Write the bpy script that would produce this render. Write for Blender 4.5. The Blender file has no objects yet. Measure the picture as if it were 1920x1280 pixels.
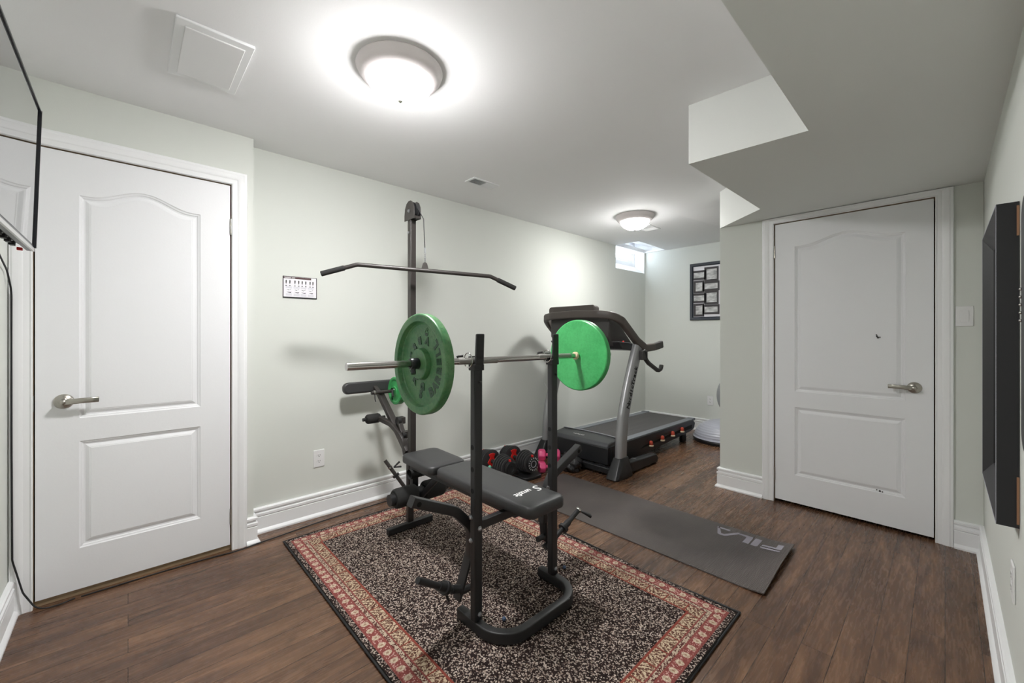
import bpy, math, random
from mathutils import Vector, Matrix, geometry
random.seed(7)
PI = math.pi
S = bpy.context.scene
C = S.collection

# ------------------------------------------------------------------ camera, world, exposure
CAM_H, YAW = 1.23, math.radians(46.722)
cam = bpy.data.cameras.new('camera'); camo = bpy.data.objects.new('camera', cam); C.objects.link(camo)
camo.location = (0, 0, CAM_H); camo.rotation_euler = (PI/2, 0, YAW)
cam.lens = 14.336; cam.sensor_width = 36; cam.sensor_fit = 'HORIZONTAL'; cam.shift_y = -13/1920
cam.clip_start = 0.02; cam.clip_end = 60
S.camera = camo
S.view_settings.view_transform = 'Standard'; S.view_settings.look = 'None'
S.view_settings.gamma = 1; S.view_settings.use_curve_mapping = False
S.view_settings.exposure = 0.0
w = bpy.data.worlds.new('daylight'); S.world = w; w.use_nodes = True
bg = w.node_tree.nodes['Background']
bg.inputs[0].default_value = (0.80, 0.90, 1.0, 1); bg.inputs[1].default_value = 24.0
LAMP_POWER = 365.0
LAMP2_POWER = 235.0
# window portal helps daylight find the small window
pl = bpy.data.lights.new('window_daylight', 'AREA'); pl.shape = 'RECTANGLE'; pl.size = 0.73; pl.size_y = 0.34
pl.cycles.is_portal = True
plo = bpy.data.objects.new('window_daylight', pl); C.objects.link(plo)
plo.location = (-3.10, 4.965, 2.38); plo.rotation_euler = (PI/2, 0, -PI/2)

# ------------------------------------------------------------------ materials
def lin(c):
    return tuple((x/12.92 if x <= 0.04045 else ((x+0.055)/1.055)**2.4) for x in (v/255 for v in c)) + (1,)
class NT:
    def __init__(s, name):
        s.m = bpy.data.materials.new(name); s.m.use_nodes = True; s.t = s.m.node_tree
        s.b = s.t.nodes['Principled BSDF']; s.o = s.t.nodes['Material Output']
    def n(s, typ, **k):
        x = s.t.nodes.new(typ)
        for a, v in k.items(): setattr(x, a, v)
        return x
    def put(s, sock, v):
        if isinstance(v, bpy.types.NodeSocket): s.t.links.new(v, sock)
        elif v is not None: sock.default_value = v
    def math(s, op, a, b=None, c=None):
        x = s.n('ShaderNodeMath', operation=op)
        s.put(x.inputs[0], a)
        if b is not None: s.put(x.inputs[1], b)
        if c is not None: s.put(x.inputs[2], c)
        return x.outputs[0]
    def mix(s, f, a, b, blend='MIX'):
        x = s.n('ShaderNodeMix', data_type='RGBA', blend_type=blend)
        s.put(x.inputs[0], f); s.put(x.inputs[6], a); s.put(x.inputs[7], b); return x.outputs[2]
    def coord(s, k='Object'): return s.n('ShaderNodeTexCoord').outputs[k]
    def sep(s, v):
        x = s.n('ShaderNodeSeparateXYZ'); s.put(x.inputs[0], v); return x.outputs
    def comb(s, a, b, c=0.0):
        x = s.n('ShaderNodeCombineXYZ'); s.put(x.inputs[0], a); s.put(x.inputs[1], b); s.put(x.inputs[2], c); return x.outputs[0]
    def noise(s, v, scale, detail=2.0, rough=0.5, dist=0.0):
        x = s.n('ShaderNodeTexNoise'); s.put(x.inputs['Vector'], v)
        x.inputs['Scale'].default_value = scale; x.inputs['Detail'].default_value = detail
        x.inputs['Roughness'].default_value = rough; x.inputs['Distortion'].default_value = dist
        return x.outputs['Fac']
    def voro(s, v, scale):
        x = s.n('ShaderNodeTexVoronoi'); s.put(x.inputs['Vector'], v); x.inputs['Scale'].default_value = scale
        return x.outputs
    def ramp(s, f, stops):
        x = s.n('ShaderNodeValToRGB'); s.put(x.inputs[0], f); r = x.color_ramp
        while len(r.elements) < len(stops): r.elements.new(0.5)
        for e, (p, c) in zip(r.elements, stops): e.position = p; e.color = c
        return x.outputs[0]
    def bump(s, h, dist, strength=1.0):
        x = s.n('ShaderNodeBump'); s.put(x.inputs['Height'], h)
        x.inputs['Distance'].default_value = dist; x.inputs['Strength'].default_value = strength
        s.t.links.new(x.outputs[0], s.b.inputs['Normal'])
    def set(s, **k):
        for a, v in k.items(): s.put(s.b.inputs[a.replace('_', ' ')], v)
        return s.m
def simple(name, rgb, rough=0.5, metal=0.0, spec=0.5, bump=None, var=0.0, coat=0.0):
    N = NT(name); col = lin(rgb)
    if var:
        f = N.noise(N.coord(), 6.0, 3)
        N.set(Base_Color=N.mix(f, tuple(c*(1-var) for c in col[:3])+(1,), tuple(min(1, c*(1+var)) for c in col[:3])+(1,)))
    else: N.set(Base_Color=col)
    N.set(Roughness=rough, Metallic=metal)
    N.b.inputs['Specular IOR Level'].default_value = spec
    N.b.inputs['Coat Weight'].default_value = coat
    if bump: N.bump(N.noise(N.coord(), bump[0], 3), bump[1])
    return N.m
M = {}
M['wall'] = simple('wall_paint', (218, 221, 215), 0.7, spec=0.25, bump=(260, 0.0002))
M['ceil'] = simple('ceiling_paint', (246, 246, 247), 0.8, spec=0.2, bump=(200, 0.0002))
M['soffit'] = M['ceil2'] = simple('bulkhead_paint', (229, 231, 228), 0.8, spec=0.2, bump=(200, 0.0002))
M['trim'] = simple('white_trim_paint', (241, 242, 243), 0.4, spec=0.45)
M['door'] = simple('white_door_paint', (236, 237, 239), 0.45, spec=0.4, bump=(120, 0.0002))
M['dark'] = simple('gap_shade', (18, 16, 14), 0.9)  # near-black colour standing in for shade behind doors and vents
M['jamb'] = simple('door_jamb_wood', (150, 128, 100), 0.7)
M['steel'] = simple('powder_black_steel', (36, 36, 37), 0.42, spec=0.5, bump=(500, 0.0002))
M['steel2'] = simple('bronze_black_steel', (48, 44, 42), 0.4, spec=0.5, bump=(500, 0.0002))
M['plastic'] = simple('black_plastic', (30, 30, 31), 0.45)
M['hole'] = simple('hole_black', (6, 6, 6), 0.9)
M['vinyl'] = simple('black_vinyl', (52, 52, 53), 0.42, spec=0.5, bump=(350, 0.0003))
M['foam'] = simple('black_foam', (34, 34, 33), 0.85, bump=(300, 0.0004))
M['chrome'] = simple('chrome', (200, 198, 195), 0.16, metal=1.0)
M['zinc'] = simple('zinc_bolt', (190, 192, 196), 0.3, metal=1.0)
M['nickel'] = simple('brushed_nickel', (178, 174, 166), 0.3, metal=1.0)
M['silver'] = simple('silver_paint', (165, 166, 168), 0.38, metal=0.55)
M['tgrey'] = simple('treadmill_brown_grey', (78, 71, 67), 0.45, var=0.1)
M['tgrey2'] = simple('treadmill_dark_grey', (62, 60, 59), 0.5)
M['rail'] = simple('rail_grey', (112, 116, 121), 0.5)
M['tblack'] = simple('treadmill_black', (34, 35, 37), 0.4)
M['hood'] = simple('motor_hood_grey', (84, 86, 89), 0.4)
M['white'] = simple('white_plastic', (232, 232, 232), 0.4)
M['paper'] = simple('white_paper', (235, 233, 238), 0.7)
M['cream'] = simple('cream_rubber', (215, 195, 165), 0.6)
M['orange'] = simple('orange_red_rubber', (190, 70, 50), 0.5)
M['red'] = simple('red_plastic', (205, 38, 34), 0.4)
M['pink'] = simple('pink_vinyl', (225, 78, 130), 0.45, var=0.06)
M['teal'] = simple('mint_plastic', (110, 190, 165), 0.5)
M['bead'] = simple('blue_bead', (70, 90, 120), 0.15, coat=0.6)
M['ink'] = simple('black_ink', (20, 20, 22), 0.6)
M['inkw'] = simple('white_print', (225, 225, 225), 0.6)
M['inkg'] = simple('grey_print', (150, 146, 156), 0.7)
M['maroon'] = simple('maroon_print', (80, 55, 55), 0.7)
M['lightprint'] = simple('pale_grey_print', (190, 190, 198), 0.7)
M['photo'] = None
M['navy'] = simple('dark_navy_lacquer', (34, 42, 54), 0.3, spec=0.6)
M['frameb'] = simple('black_lacquer', (30, 30, 33), 0.55)
M['mattdark'] = simple('inner_frame_dark', (58, 54, 56), 0.6)
M['mdf'] = simple('raw_board_edge', (150, 112, 84), 0.8)
M['tvside'] = simple('tv_bezel', (24, 25, 30), 0.3)
M['tvback'] = simple('tv_back_plastic', (60, 58, 56), 0.6)
M['tvsilver'] = simple('tv_silver_edge', (190, 190, 188), 0.35, metal=0.3)
M['gloss'] = simple('tv_glass', (8, 9, 10), 0.02, spec=1.0, coat=1.0)
M['gloss'].node_tree.nodes['Principled BSDF'].inputs['IOR'].default_value = 1.9
M['brushed'] = simple('lamp_nickel', (236, 229, 229), 0.4, metal=0.0)
M['bosu'] = simple('silver_grey_rubber', (172, 174, 184), 0.3, spec=0.6)
M['ballgrey'] = simple('grey_ball_rubber', (140, 142, 145), 0.4)
M['bag'] = simple('black_crumpled_plastic', (42, 42, 44), 0.25, bump=(18, 0.02))
M['greymetal'] = simple('hammered_grey', (150, 148, 144), 0.4, metal=0.4)

def m_green(name, worn):
    N = NT(name); v = N.coord()
    base = lin((56, 148, 82)) if not worn else lin((50, 112, 66))
    a = N.noise(v, 9, 5, 0.6); b = N.noise(v, 60, 3, 0.6)
    c2 = N.ramp(N.math('ADD', N.math('MULTIPLY', a, .6), N.math('MULTIPLY', b, .4)),
                [(0.38, base), (0.66, lin((74, 174, 102)) if not worn else lin((98, 138, 92)))])
    if worn:
        s = N.ramp(N.noise(v, 55, 6, 0.8), [(0.54, (0, 0, 0, 1)), (0.66, (1, 1, 1, 1))])
        c2 = N.mix(N.math('MULTIPLY', s, 0.5), c2, lin((48, 58, 40)))
    N.set(Base_Color=c2, Roughness=0.3 if not worn else 0.42)
    N.bump(N.noise(v, 120, 3), 0.0006); return N.m
M['green'] = m_green('green_enamel', False); M['greenworn'] = m_green('worn_green_enamel', True)
M['greenink'] = simple('dark_green_letters', (22, 66, 36), 0.4)

def m_emit(name, col, st):
    N = NT(name); e = N.n('ShaderNodeEmission'); e.inputs[0].default_value = col
    # emission shaped downward to keep upper walls and nearby ceiling from burning out
    z = N.sep(N.n('ShaderNodeNewGeometry').outputs['Normal'])[2]
    N.put(e.inputs[1], N.math('MULTIPLY', st, N.math('ADD', 0.03, N.math('MULTIPLY', N.math('POWER', N.math('ABSOLUTE', z), 2.5), 0.95))))
    N.t.links.new(e.outputs[0], N.o.inputs[0]); return N.m
M['bowl'] = m_emit('lit_glass_bowl', (1, 0.985, 0.98, 1), LAMP_POWER)
M['bowl2'] = m_emit('lit_glass_bowl_far', (1, 0.99, 0.97, 1), LAMP2_POWER)

def m_glass():
    N = NT('window_glass'); g = N.n('ShaderNodeBsdfGlass'); t = N.n('ShaderNodeBsdfTransparent'); x = N.n('ShaderNodeMixShader')
    g.inputs['Roughness'].default_value = 0.0; x.inputs[0].default_value = 0.12
    N.t.links.new(t.outputs[0], x.inputs[1]); N.t.links.new(g.outputs[0], x.inputs[2]); N.t.links.new(x.outputs[0], N.o.inputs[0]); return N.m
M['glass'] = m_glass()

def m_floor():
    N = NT('walnut_laminate'); x, y, z = N.sep(N.coord())
    br = N.n('ShaderNodeTexBrick'); N.put(br.inputs['Vector'], N.comb(y, x))
    br.offset = 0.37; br.inputs['Scale'].default_value = 1.0; br.inputs['Brick Width'].default_value = 1.2
    br.inputs['Row Height'].default_value = 0.0985; br.inputs['Mortar Size'].default_value = 0.0011
    br.inputs['Mortar Smooth'].default_value = 0.2; br.inputs['Bias'].default_value = 0
    br.inputs['Color1'].default_value = (0, 0, 0, 1); br.inputs['Color2'].default_value = (1, 1, 1, 1); br.inputs['Mortar'].default_value = (.5, .5, .5, 1)
    rnd = br.outputs['Color']; mort = br.outputs['Fac']
    off = N.math('MULTIPLY', rnd, 13.0)
    v1 = N.comb(N.math('MULTIPLY', x, 9.0), N.math('MULTIPLY', y, 1.1), off)
    big = N.noise(v1, 1.6, 4, 0.55, 1.2)
    v2 = N.comb(N.math('MULTIPLY', x, 60.0), N.math('MULTIPLY', y, 5.0), off)
    fine = N.noise(v2, 1.6, 4, 0.65, 0.8)
    f = N.math('ADD', N.math('MULTIPLY', big, 0.72), N.math('MULTIPLY', fine, 0.28))
    f = N.math('ADD', f, N.math('MULTIPLY', N.math('SUBTRACT', rnd, 0.5), 0.10))
    col = N.ramp(f, [(0.26, lin((62, 45, 35))), (0.44, lin((88, 63, 47))), (0.57, lin((108, 79, 58))), (0.76, lin((138, 104, 78)))])
    col = N.mix(mort, col, lin((48, 34, 28)))
    N.set(Base_Color=col, Roughness=N.math('ADD', N.math('MULTIPLY', fine, 0.14), 0.20)); N.b.inputs['Specular IOR Level'].default_value = 0.5
    N.bump(N.math('SUBTRACT', N.math('MULTIPLY', fine, 0.05), mort), 0.0006); return N.m
M['floor'] = m_floor()

def m_rug(hx, hy):
    N = NT('patterned_rug'); co = N.coord(); x, y, z = N.sep(co)
    dx = N.math('SUBTRACT', hx, N.math('ABSOLUTE', x)); dy = N.math('SUBTRACT', hy, N.math('ABSOLUTE', y))
    e = N.math('MINIMUM', dx, dy); side = N.math('LESS_THAN', dx, dy)
    s = N.math('ADD', N.math('MULTIPLY', side, y), N.math('MULTIPLY', N.math('SUBTRACT', 1.0, side), x))
    vo = N.voro(co, 215); vr = N.sep(vo['Color'])
    sp = N.math('GREATER_THAN', vr[0], 0.66)
    cream = N.mix(vr[1], lin((118, 98, 88)), lin((206, 192, 180)))
    patch = N.noise(co, 14, 3)
    dark = N.mix(patch, lin((24, 18, 18)), lin((52, 40, 38)))
    field = N.mix(N.math('MULTIPLY', sp, 0.92), dark, cream)
    redn = N.noise(co, 150, 2)
    red = N.mix(redn, lin((92, 44, 44)), lin((160, 92, 86)))
    oran = lin((132, 66, 56))
    def band(a, b): return N.math('MULTIPLY', N.math('GREATER_THAN', e, a), N.math('LESS_THAN', e, b))
    # ovals
    per = 0.052
    u = N.math('SUBTRACT', N.math('FRACT', N.math('DIVIDE', s, per)), 0.5)
    uo = N.math('MULTIPLY', u, per)
    vo_ = N.math('SUBTRACT', e, 0.0565)
    r2 = N.math('ADD', N.math('POWER', N.math('DIVIDE', uo, 0.0135), 2.0), N.math('POWER', N.math('DIVIDE', vo_, 0.016), 2.0))
    oval = N.math('LESS_THAN', r2, 1.0); core = N.math('LESS_THAN', r2, 0.12)
    c_oval = N.mix(vr[1], lin((164, 142, 122)), lin((208, 192, 170)))
    ov = N.mix(oval, N.mix(N.math('GREATER_THAN', vr[2], 0.78), red, lin((196, 158, 148))), c_oval)
    ov = N.mix(N.math('MULTIPLY', core, 0.6), ov, lin((130, 90, 70)))
    # floral cells
    per2 = 0.095
    u2 = N.math('SUBTRACT', N.math('FRACT', N.math('DIVIDE', s, per2)), 0.5)
    u2 = N.math('MULTIPLY', u2, per2)
    v2 = N.math('SUBTRACT', e, 0.131)
    wv = N.noise(co, 55, 3, 0.6, 1.5)
    leaf = N.math('ABSOLUTE', N.math('SINE', N.math('ADD', N.math('ADD', N.math('MULTIPLY', N.math('ABSOLUTE', u2), 150.0), N.math('MULTIPLY', v2, 110.0)), N.math('MULTIPLY', wv, 9.0))))
    fl = N.ramp(leaf, [(0.15, lin((52, 36, 32))), (0.35, lin((112, 66, 58))), (0.62, lin((134, 106, 86))), (0.92, lin((200, 182, 156)))])
    fl = N.mix(N.math('GREATER_THAN', N.math('ABSOLUTE', u2), 0.0445), fl, oran)
    fl = N.mix(N.math('MULTIPLY', N.math('GREATER_THAN', vr[2], 0.80), 0.5), fl, lin((92, 50, 46)))
    small = N.mix(N.math('GREATER_THAN', vr[0], 0.45), lin((88, 52, 48)), lin((186, 170, 150)))
    col = field
    col = N.mix(band(0.106, 0.156), col, fl)
    col = N.mix(band(0.154, 0.163), col, oran)
    col = N.mix(band(0.100, 0.106), col, red)
    col = N.mix(band(0.082, 0.100), col, small)
    col = N.mix(band(0.075, 0.082), col, red)
    col = N.mix(band(0.038, 0.075), col, ov)
    col = N.mix(band(0.030, 0.038), col, red)
    col = N.mix(N.math('LESS_THAN', e, 0.008), col, lin((26, 24, 22)))
    N.set(Base_Color=col, Roughness=0.95); N.b.inputs['Specular IOR Level'].default_value = 0.1
    N.bump(vo['Distance'], 0.004, 0.6); return N.m

def m_mat():
    N = NT('ribbed_foam_mat'); co = N.coord(); x, y, z = N.sep(co)
    rib = N.math('SINE', N.math('MULTIPLY', N.math('ADD', x, N.math('MULTIPLY', y, 0.0)), 2*PI/0.006))
    n = N.noise(co, 3.5, 4)
    col = N.mix(n, lin((76, 71, 70)), lin((104, 96, 92)))
    N.set(Base_Color=col, Roughness=0.62); N.bump(rib, 0.0012, 0.8); return N.m
M['mat'] = m_mat()
def m_belt():
    N = NT('treadmill_belt'); co = N.coord(); x, y, z = N.sep(co)
    n = N.noise(N.comb(N.math('MULTIPLY', x, 14.0), N.math('MULTIPLY', y, 1.2)), 1.5, 4)
    N.set(Base_Color=N.mix(n, lin((56, 55, 55)), lin((82, 80, 79))), Roughness=0.6); N.bump(N.noise(co, 500, 2), 0.0004); return N.m
M['belt'] = m_belt()
def m_photo():
    N = NT('grey_photo_print'); co = N.coord()
    n = N.noise(N.comb(*[N.math('MULTIPLY', c, k) for c, k in zip(N.sep(co), (10, 10, 26))]), 1.2, 4, 0.6)
    N.set(Base_Color=N.ramp(n, [(0.35, lin((150, 150, 150))), (0.6, lin((214, 214, 213)))]), Roughness=0.3); return N.m
M['photo'] = m_photo()

# ------------------------------------------------------------------ mesh builder
def fillet(pts, r, n=6):
    pts = [Vector(p) for p in pts]; out = [pts[0]]
    for i in range(1, len(pts)-1):
        a, b, c = pts[i-1], pts[i], pts[i+1]
        d1 = (a-b).normalized(); d2 = (c-b).normalized()
        ang = d1.angle(d2)
        if ang > PI-0.02: out.append(b); continue
        t = min(r/math.tan(ang/2), (a-b).length*0.48, (c-b).length*0.48); rr = t*math.tan(ang/2)
        p1, p2 = b+d1*t, b+d2*t
        cen = b+(d1+d2).normalized()*(rr/math.sin(ang/2))
        v1, v2 = p1-cen, p2-cen; th = v1.angle(v2)
        for k in range(n+1):
            q = k/n
            out.append(cen+(v1*math.sin((1-q)*th)+v2*math.sin(q*th))/math.sin(th))
    out.append(pts[-1]); return out
def rect(wd, h, r=0.0, n=3):
    a, b = wd/2, h/2
    if r <= 0: return [(-a, -b), (a, -b), (a, b), (-a, b)]
    o = []
    for cx, cy, s in ((a-r, -b+r, -90), (a-r, b-r, 0), (-a+r, b-r, 90), (-a+r, -b+r, 180)):
        for k in range(n+1):
            t = math.radians(s+90*k/n); o.append((cx+r*math.cos(t), cy+r*math.sin(t)))
    return o
def circ(r, n=16, r2=None):
    return [(r*math.cos(2*PI*k/n), (r2 or r)*math.sin(2*PI*k/n)) for k in range(n)]
class MB:
    def __init__(s): s.v = []; s.f = []
    def add(s, vs, fs):
        o = len(s.v); s.v += [Vector(v) for v in vs]; s.f += [tuple(i+o for i in f) for f in fs]; return s
    def box(s, x0, x1, y0, y1, z0, z1, M_=None):
        vs = [Vector(p) for p in ((x0, y0, z0), (x1, y0, z0), (x1, y1, z0), (x0, y1, z0), (x0, y0, z1), (x1, y0, z1), (x1, y1, z1), (x0, y1, z1))]
        if M_: vs = [M_ @ p for p in vs]
        return s.add(vs, [(0, 3, 2, 1), (4, 5, 6, 7), (0, 1, 5, 4), (1, 2, 6, 5), (2, 3, 7, 6), (3, 0, 4, 7)])
    def sweep(s, pts, prof, up=(0, 0, 1), cap=True, scale=None, closed=False):
        pts = [Vector(p) for p in pts]; n = len(prof); L = len(pts); vs = []
        up = Vector(up)
        for i, p in enumerate(pts):
            if closed: t = (pts[(i+1) % L]-pts[i-1])
            else: t = (pts[min(i+1, L-1)]-pts[max(i-1, 0)])
            t.normalize()
            side = t.cross(up)
            if side.length < 1e-5: side = t.cross(Vector((1, 0, 0)))
            side.normalize(); u2 = side.cross(t).normalized()
            k = scale[i] if scale else 1.0
            # mitre
            m = 1.0
            if 0 < i < L-1 or closed:
                a = (pts[i]-pts[i-1]).normalized(); b = (pts[(i+1) % L]-pts[i]).normalized()
                cth = max(0.3, math.sqrt(max(0, (1+a.dot(b))/2))); bend = (b-a)
                m = 1/cth
                bd = bend.normalized() if bend.length > 1e-6 else None
            else: bd = None
            for (a_, b_) in prof:
                o = side*a_*k+u2*b_*k
                if bd is not None:
                    c_ = o.dot(bd); o = o+bd*c_*(m-1)
                vs.append(p+o)
        fs = []
        R = L if closed else L-1
        for i in range(R):
            j = (i+1) % L
            for q in range(n):
                fs.append((i*n+q, i*n+(q+1) % n, j*n+(q+1) % n, j*n+q))
        if cap and not closed:
            fs.append(tuple(range(n))[::-1]); fs.append(tuple((L-1)*n+q for q in range(n)))
        return s.add(vs, fs)
    def cyl(s, a, b, r, n=20, r2=None):
        a, b = Vector(a), Vector(b); t = (b-a).normalized()
        up = Vector((0, 0, 1)) if abs(t.z) < 0.9 else Vector((0, 1, 0))
        side = t.cross(up).normalized(); u2 = side.cross(t)
        r2 = r if r2 is None else r2; vs = []
        for p, rr in ((a, r), (b, r2)):
            vs += [p+side*rr*math.cos(2*PI*k/n)+u2*rr*math.sin(2*PI*k/n) for k in range(n)]
        fs = [(k, (k+1) % n, n+(k+1) % n, n+k) for k in range(n)]+[tuple(range(n))[::-1], tuple(range(n, 2*n))]
        return s.add(vs, fs)
    def lathe(s, prof, a, axis, n=48):
        """prof: list of (t along axis, radius)"""
        a = Vector(a); t = Vector(axis).normalized()
        up = Vector((0, 0, 1)) if abs(t.z) < 0.9 else Vector((0, 1, 0))
        side = t.cross(up).normalized(); u2 = side.cross(t); vs = []; fs = []; rows = []
        for d, r in prof:
            if r < 1e-6: rows.append([len(vs)]); vs.append(a+t*d)
            else:
                rows.append(list(range(len(vs), len(vs)+n)))
                vs += [a+t*d+side*r*math.cos(2*PI*k/n)+u2*r*math.sin(2*PI*k/n) for k in range(n)]
        for r0, r1 in zip(rows, rows[1:]):
            if len(r0) == 1 and len(r1) == 1: continue
            for k in range(n):
                k2 = (k+1) % n
                if len(r0) == 1: fs.append((r0[0], r1[k2], r1[k]))
                elif len(r1) == 1: fs.append((r0[k], r0[k2], r1[0]))
                else: fs.append((r0[k], r0[k2], r1[k2], r1[k]))
        return s.add(vs, fs)
    def prism(s, poly, f0, f1):
        """poly: 2-D points; f0/f1 map (u,v) to 3-D at either end"""
        n = len(poly); vs = [f0(*p) for p in poly]+[f1(*p) for p in poly]
        fs = [tuple(range(n))[::-1], tuple(range(n, 2*n))]+[(k, (k+1) % n, n+(k+1) % n, n+k) for k in range(n)]
        return s.add(vs, fs)
    def holed(s, outer, holes, f0, f1):
        loops = [outer]+holes; flat = [p for l in loops for p in l]
        tris = geometry.tessellate_polygon([[Vector((p[0], p[1], 0)) for p in l] for l in loops])
        n = len(flat); vs = [f0(*p) for p in flat]+[f1(*p) for p in flat]
        fs = [tuple(t) for t in tris]+[tuple(n+i for i in t[::-1]) for t in tris]; o = 0
        for l in loops:
            m = len(l); fs += [(o+k, o+(k+1) % m, n+o+(k+1) % m, n+o+k) for k in range(m)]; o += m
        return s.add(vs, fs)
    def strip(s, rows, closed=False):
        n = len(rows[0]); vs = [p for r in rows for p in r]; fs = []
        for i in range(len(rows)-1):
            for k in range(n if closed else n-1):
                fs.append((i*n+k, i*n+(k+1) % n, (i+1)*n+(k+1) % n, (i+1)*n+k))
        return s.add(vs, fs)
    def sphere(s, c, r, n=24, m=14, sz=1.0, sx=1.0, sy=1.0):
        c = Vector(c); rows = []
        o = MB(); o.lathe([(-r*math.cos(PI*k/m), r*math.sin(PI*k/m)) for k in range(m+1)], (0, 0, 0), (0, 0, 1), n)
        return s.add([c+Vector((v.x*sx, v.y*sy, v.z*sz)) for v in o.v], o.f)
    def build(s, name, mat, parent=None, loc=None, bevel=0.0, seg=2, smooth=True, ang=35):
        """vertices are in world space; they are stored relative to the root (or loc)"""
        org = ORG.get(parent.name, Vector()) if parent else Vector(loc or (0, 0, 0))
        me = bpy.data.meshes.new(name); me.from_pydata([v-org for v in s.v], [], s.f)
        me.validate(); 
        import bmesh
        bm = bmesh.new(); bm.from_mesh(me); bmesh.ops.recalc_face_normals(bm, faces=bm.faces); bm.to_mesh(me); bm.free()
        me.materials.append(mat)
        if smooth:
            me.shade_smooth(); me.set_sharp_from_angle(angle=math.radians(ang))
        o = bpy.data.objects.new(name, me); C.objects.link(o)
        if parent: o.parent = parent
        else: o.location = org
        ORG[o.name] = org
        if bevel:
            b = o.modifiers.new('bevel', 'BEVEL'); b.width = bevel; b.segments = seg; b.limit_method = 'ANGLE'; b.angle_limit = math.radians(40)
            b.harden_normals = False
        return o
ORG = {}
def text_mb(string, size, mat4, extrude=0.0005, bold=0.0, align='LEFT', shear=0.0, space=1.0):
    cu = bpy.data.curves.new('t', 'FONT'); cu.body = string; cu.size = size; cu.extrude = extrude; cu.offset = bold
    cu.align_x = align; cu.shear = shear; cu.space_character = space; cu.resolution_u = 3
    ob = bpy.data.objects.new('t', cu); C.objects.link(ob)
    bpy.context.view_layer.update()
    dg = bpy.context.evaluated_depsgraph_get(); me = bpy.data.meshes.new_from_object(ob.evaluated_get(dg))
    mb = MB(); mb.add([mat4 @ v.co for v in me.vertices], [tuple(p.vertices) for p in me.polygons])
    bpy.data.objects.remove(ob); bpy.data.curves.remove(cu); bpy.data.meshes.remove(me); return mb
def basis(o, x, y):
    x = Vector(x).normalized(); y = Vector(y); y = (y-x*y.dot(x)).normalized(); z = x.cross(y)
    m = Matrix((x, y, z)).transposed().to_4x4(); m.translation = Vector(o); return m
def tag(o, label, cat, group=None, kind=None):
    if label: o['label'] = label
    if cat: o['category'] = cat
    if group: o['group'] = group
    if kind: o['kind'] = kind
    return o
def thing(name, loc, label, cat, group=None):
    o = bpy.data.objects.new(name, None); C.objects.link(o); o.location = loc; o.empty_display_size = 0.1
    ORG[o.name] = Vector(loc); return tag(o, label, cat, group)
def struct(o): o['kind'] = 'structure'; return o
def copy_tree(o, parent=None):
    c = o.copy(); C.objects.link(c); c.parent = parent
    for ch in [x for x in bpy.data.objects if x.parent == o]: copy_tree(ch, c)
    return c

# ------------------------------------------------------------------ room shell
XL, XD, XR = -2.925, -2.80, 0.15
YN, YC, YF = -0.38, 3.49, 5.36
CZ, BZ = 2.385, 2.09
DY0, DY1, DZ1 = -0.304, 0.425, 2.080        # door in the left wall
EX0, EX1, DZ2 = -0.864, -0.046, 2.041       # door in the closet wall
WY0, WY1, WZ0 = 4.60, 5.33, 2.094           # window well
g = 0.005
struct(MB().box(-3.2, 0.75, -0.6, 5.6, -0.12, 0).build('floor', M['floor'], smooth=False))
# ceiling: a slab with openings for the window well and for the shallow raised tray
wellc = [(XL, WY0), (-2.60, WY0+0.004), (-2.615, WY1), (XL, WY1)]
cb = MB().holed([(-3.2, -0.6), (0.75, -0.6), (0.75, 5.6), (-3.2, 5.6)], [[(XL-0.001, WY0), (-2.60, WY0+0.004), (-2.615, WY1), (XL-0.001, WY1)]],
                lambda a, b: (a, b, CZ), lambda a, b: (a, b, CZ+0.05))
struct(cb.build('ceiling', M['ceil'], smooth=False))
# left wall beyond the jog, with the window opening
struct(MB().holed([(0.54, 0), (YF+0.1, 0), (YF+0.1, CZ), (0.54, CZ)][:3]+[(WY1, CZ), (WY1, WZ0), (WY0, WZ0), (WY0, CZ), (0.54, CZ)], [],
                  lambda a, b: (XL, a, b), lambda a, b: (XL-0.12, a, b)).build('wall_left', M['wall'], smooth=False))
# wall with the first door, standing forward of it
struct(MB().holed([(YN-0.1, 0), (DY0-g-0.016, 0), (DY0-g-0.016, DZ1+g+0.016), (DY1+g+0.016, DZ1+g+0.016), (DY1+g+0.016, 0), (0.54, 0), (0.54, CZ), (YN-0.1, CZ)], [],
                  lambda a, b: (XD, a, b), lambda a, b: (XL-0.12, a, b)).build('wall_door', M['wall'], smooth=False))
struct(MB().box(XD-0.3, XR+0.1, YN-0.1, YN, 0, CZ).build('wall_near', M['wall'], smooth=False))
struct(MB().box(XR, XR+0.1, YN-0.1, YC+0.12, 0, CZ).build('wall_right', M['wall'], smooth=False))
struct(MB().holed([(-1.25, 0), (EX0-g-0.014, 0), (EX0-g-0.014, DZ2+g+0.014), (EX1+g+0.014, DZ2+g+0.014), (EX1+g+0.014, 0), (XR, 0), (XR, CZ), (-1.25, CZ)], [],
                  lambda a, b: (a, YC, b), lambda a, b: (a, YC+0.13, b)).build('wall_closet', M['wall'], bevel=0.004, smooth=False))
struct(MB().box(XL-0.12, 0.75, YF, YF+0.12, 0, CZ+0.05).build('wall_far', M['wall'], smooth=False))
struct(MB().box(0.05, 0.15, YC+0.13, YF, 0, CZ+0.05).build('wall_side', M['wall'], smooth=False))
# dark sheets close behind the doors, coloured in place of closet and hall shade
struct(MB().box(EX0-0.05, EX1+0.05, YC+0.10, YC+0.125, 0, DZ2+0.05).build('closet_shade_sheet', M['dark'], smooth=False))
struct(MB().box(XL-0.10, XL-0.06, DY0-0.05, DY1+0.05, 0, DZ1+0.05).build('hall_shade_sheet', M['dark'], smooth=False))
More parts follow.
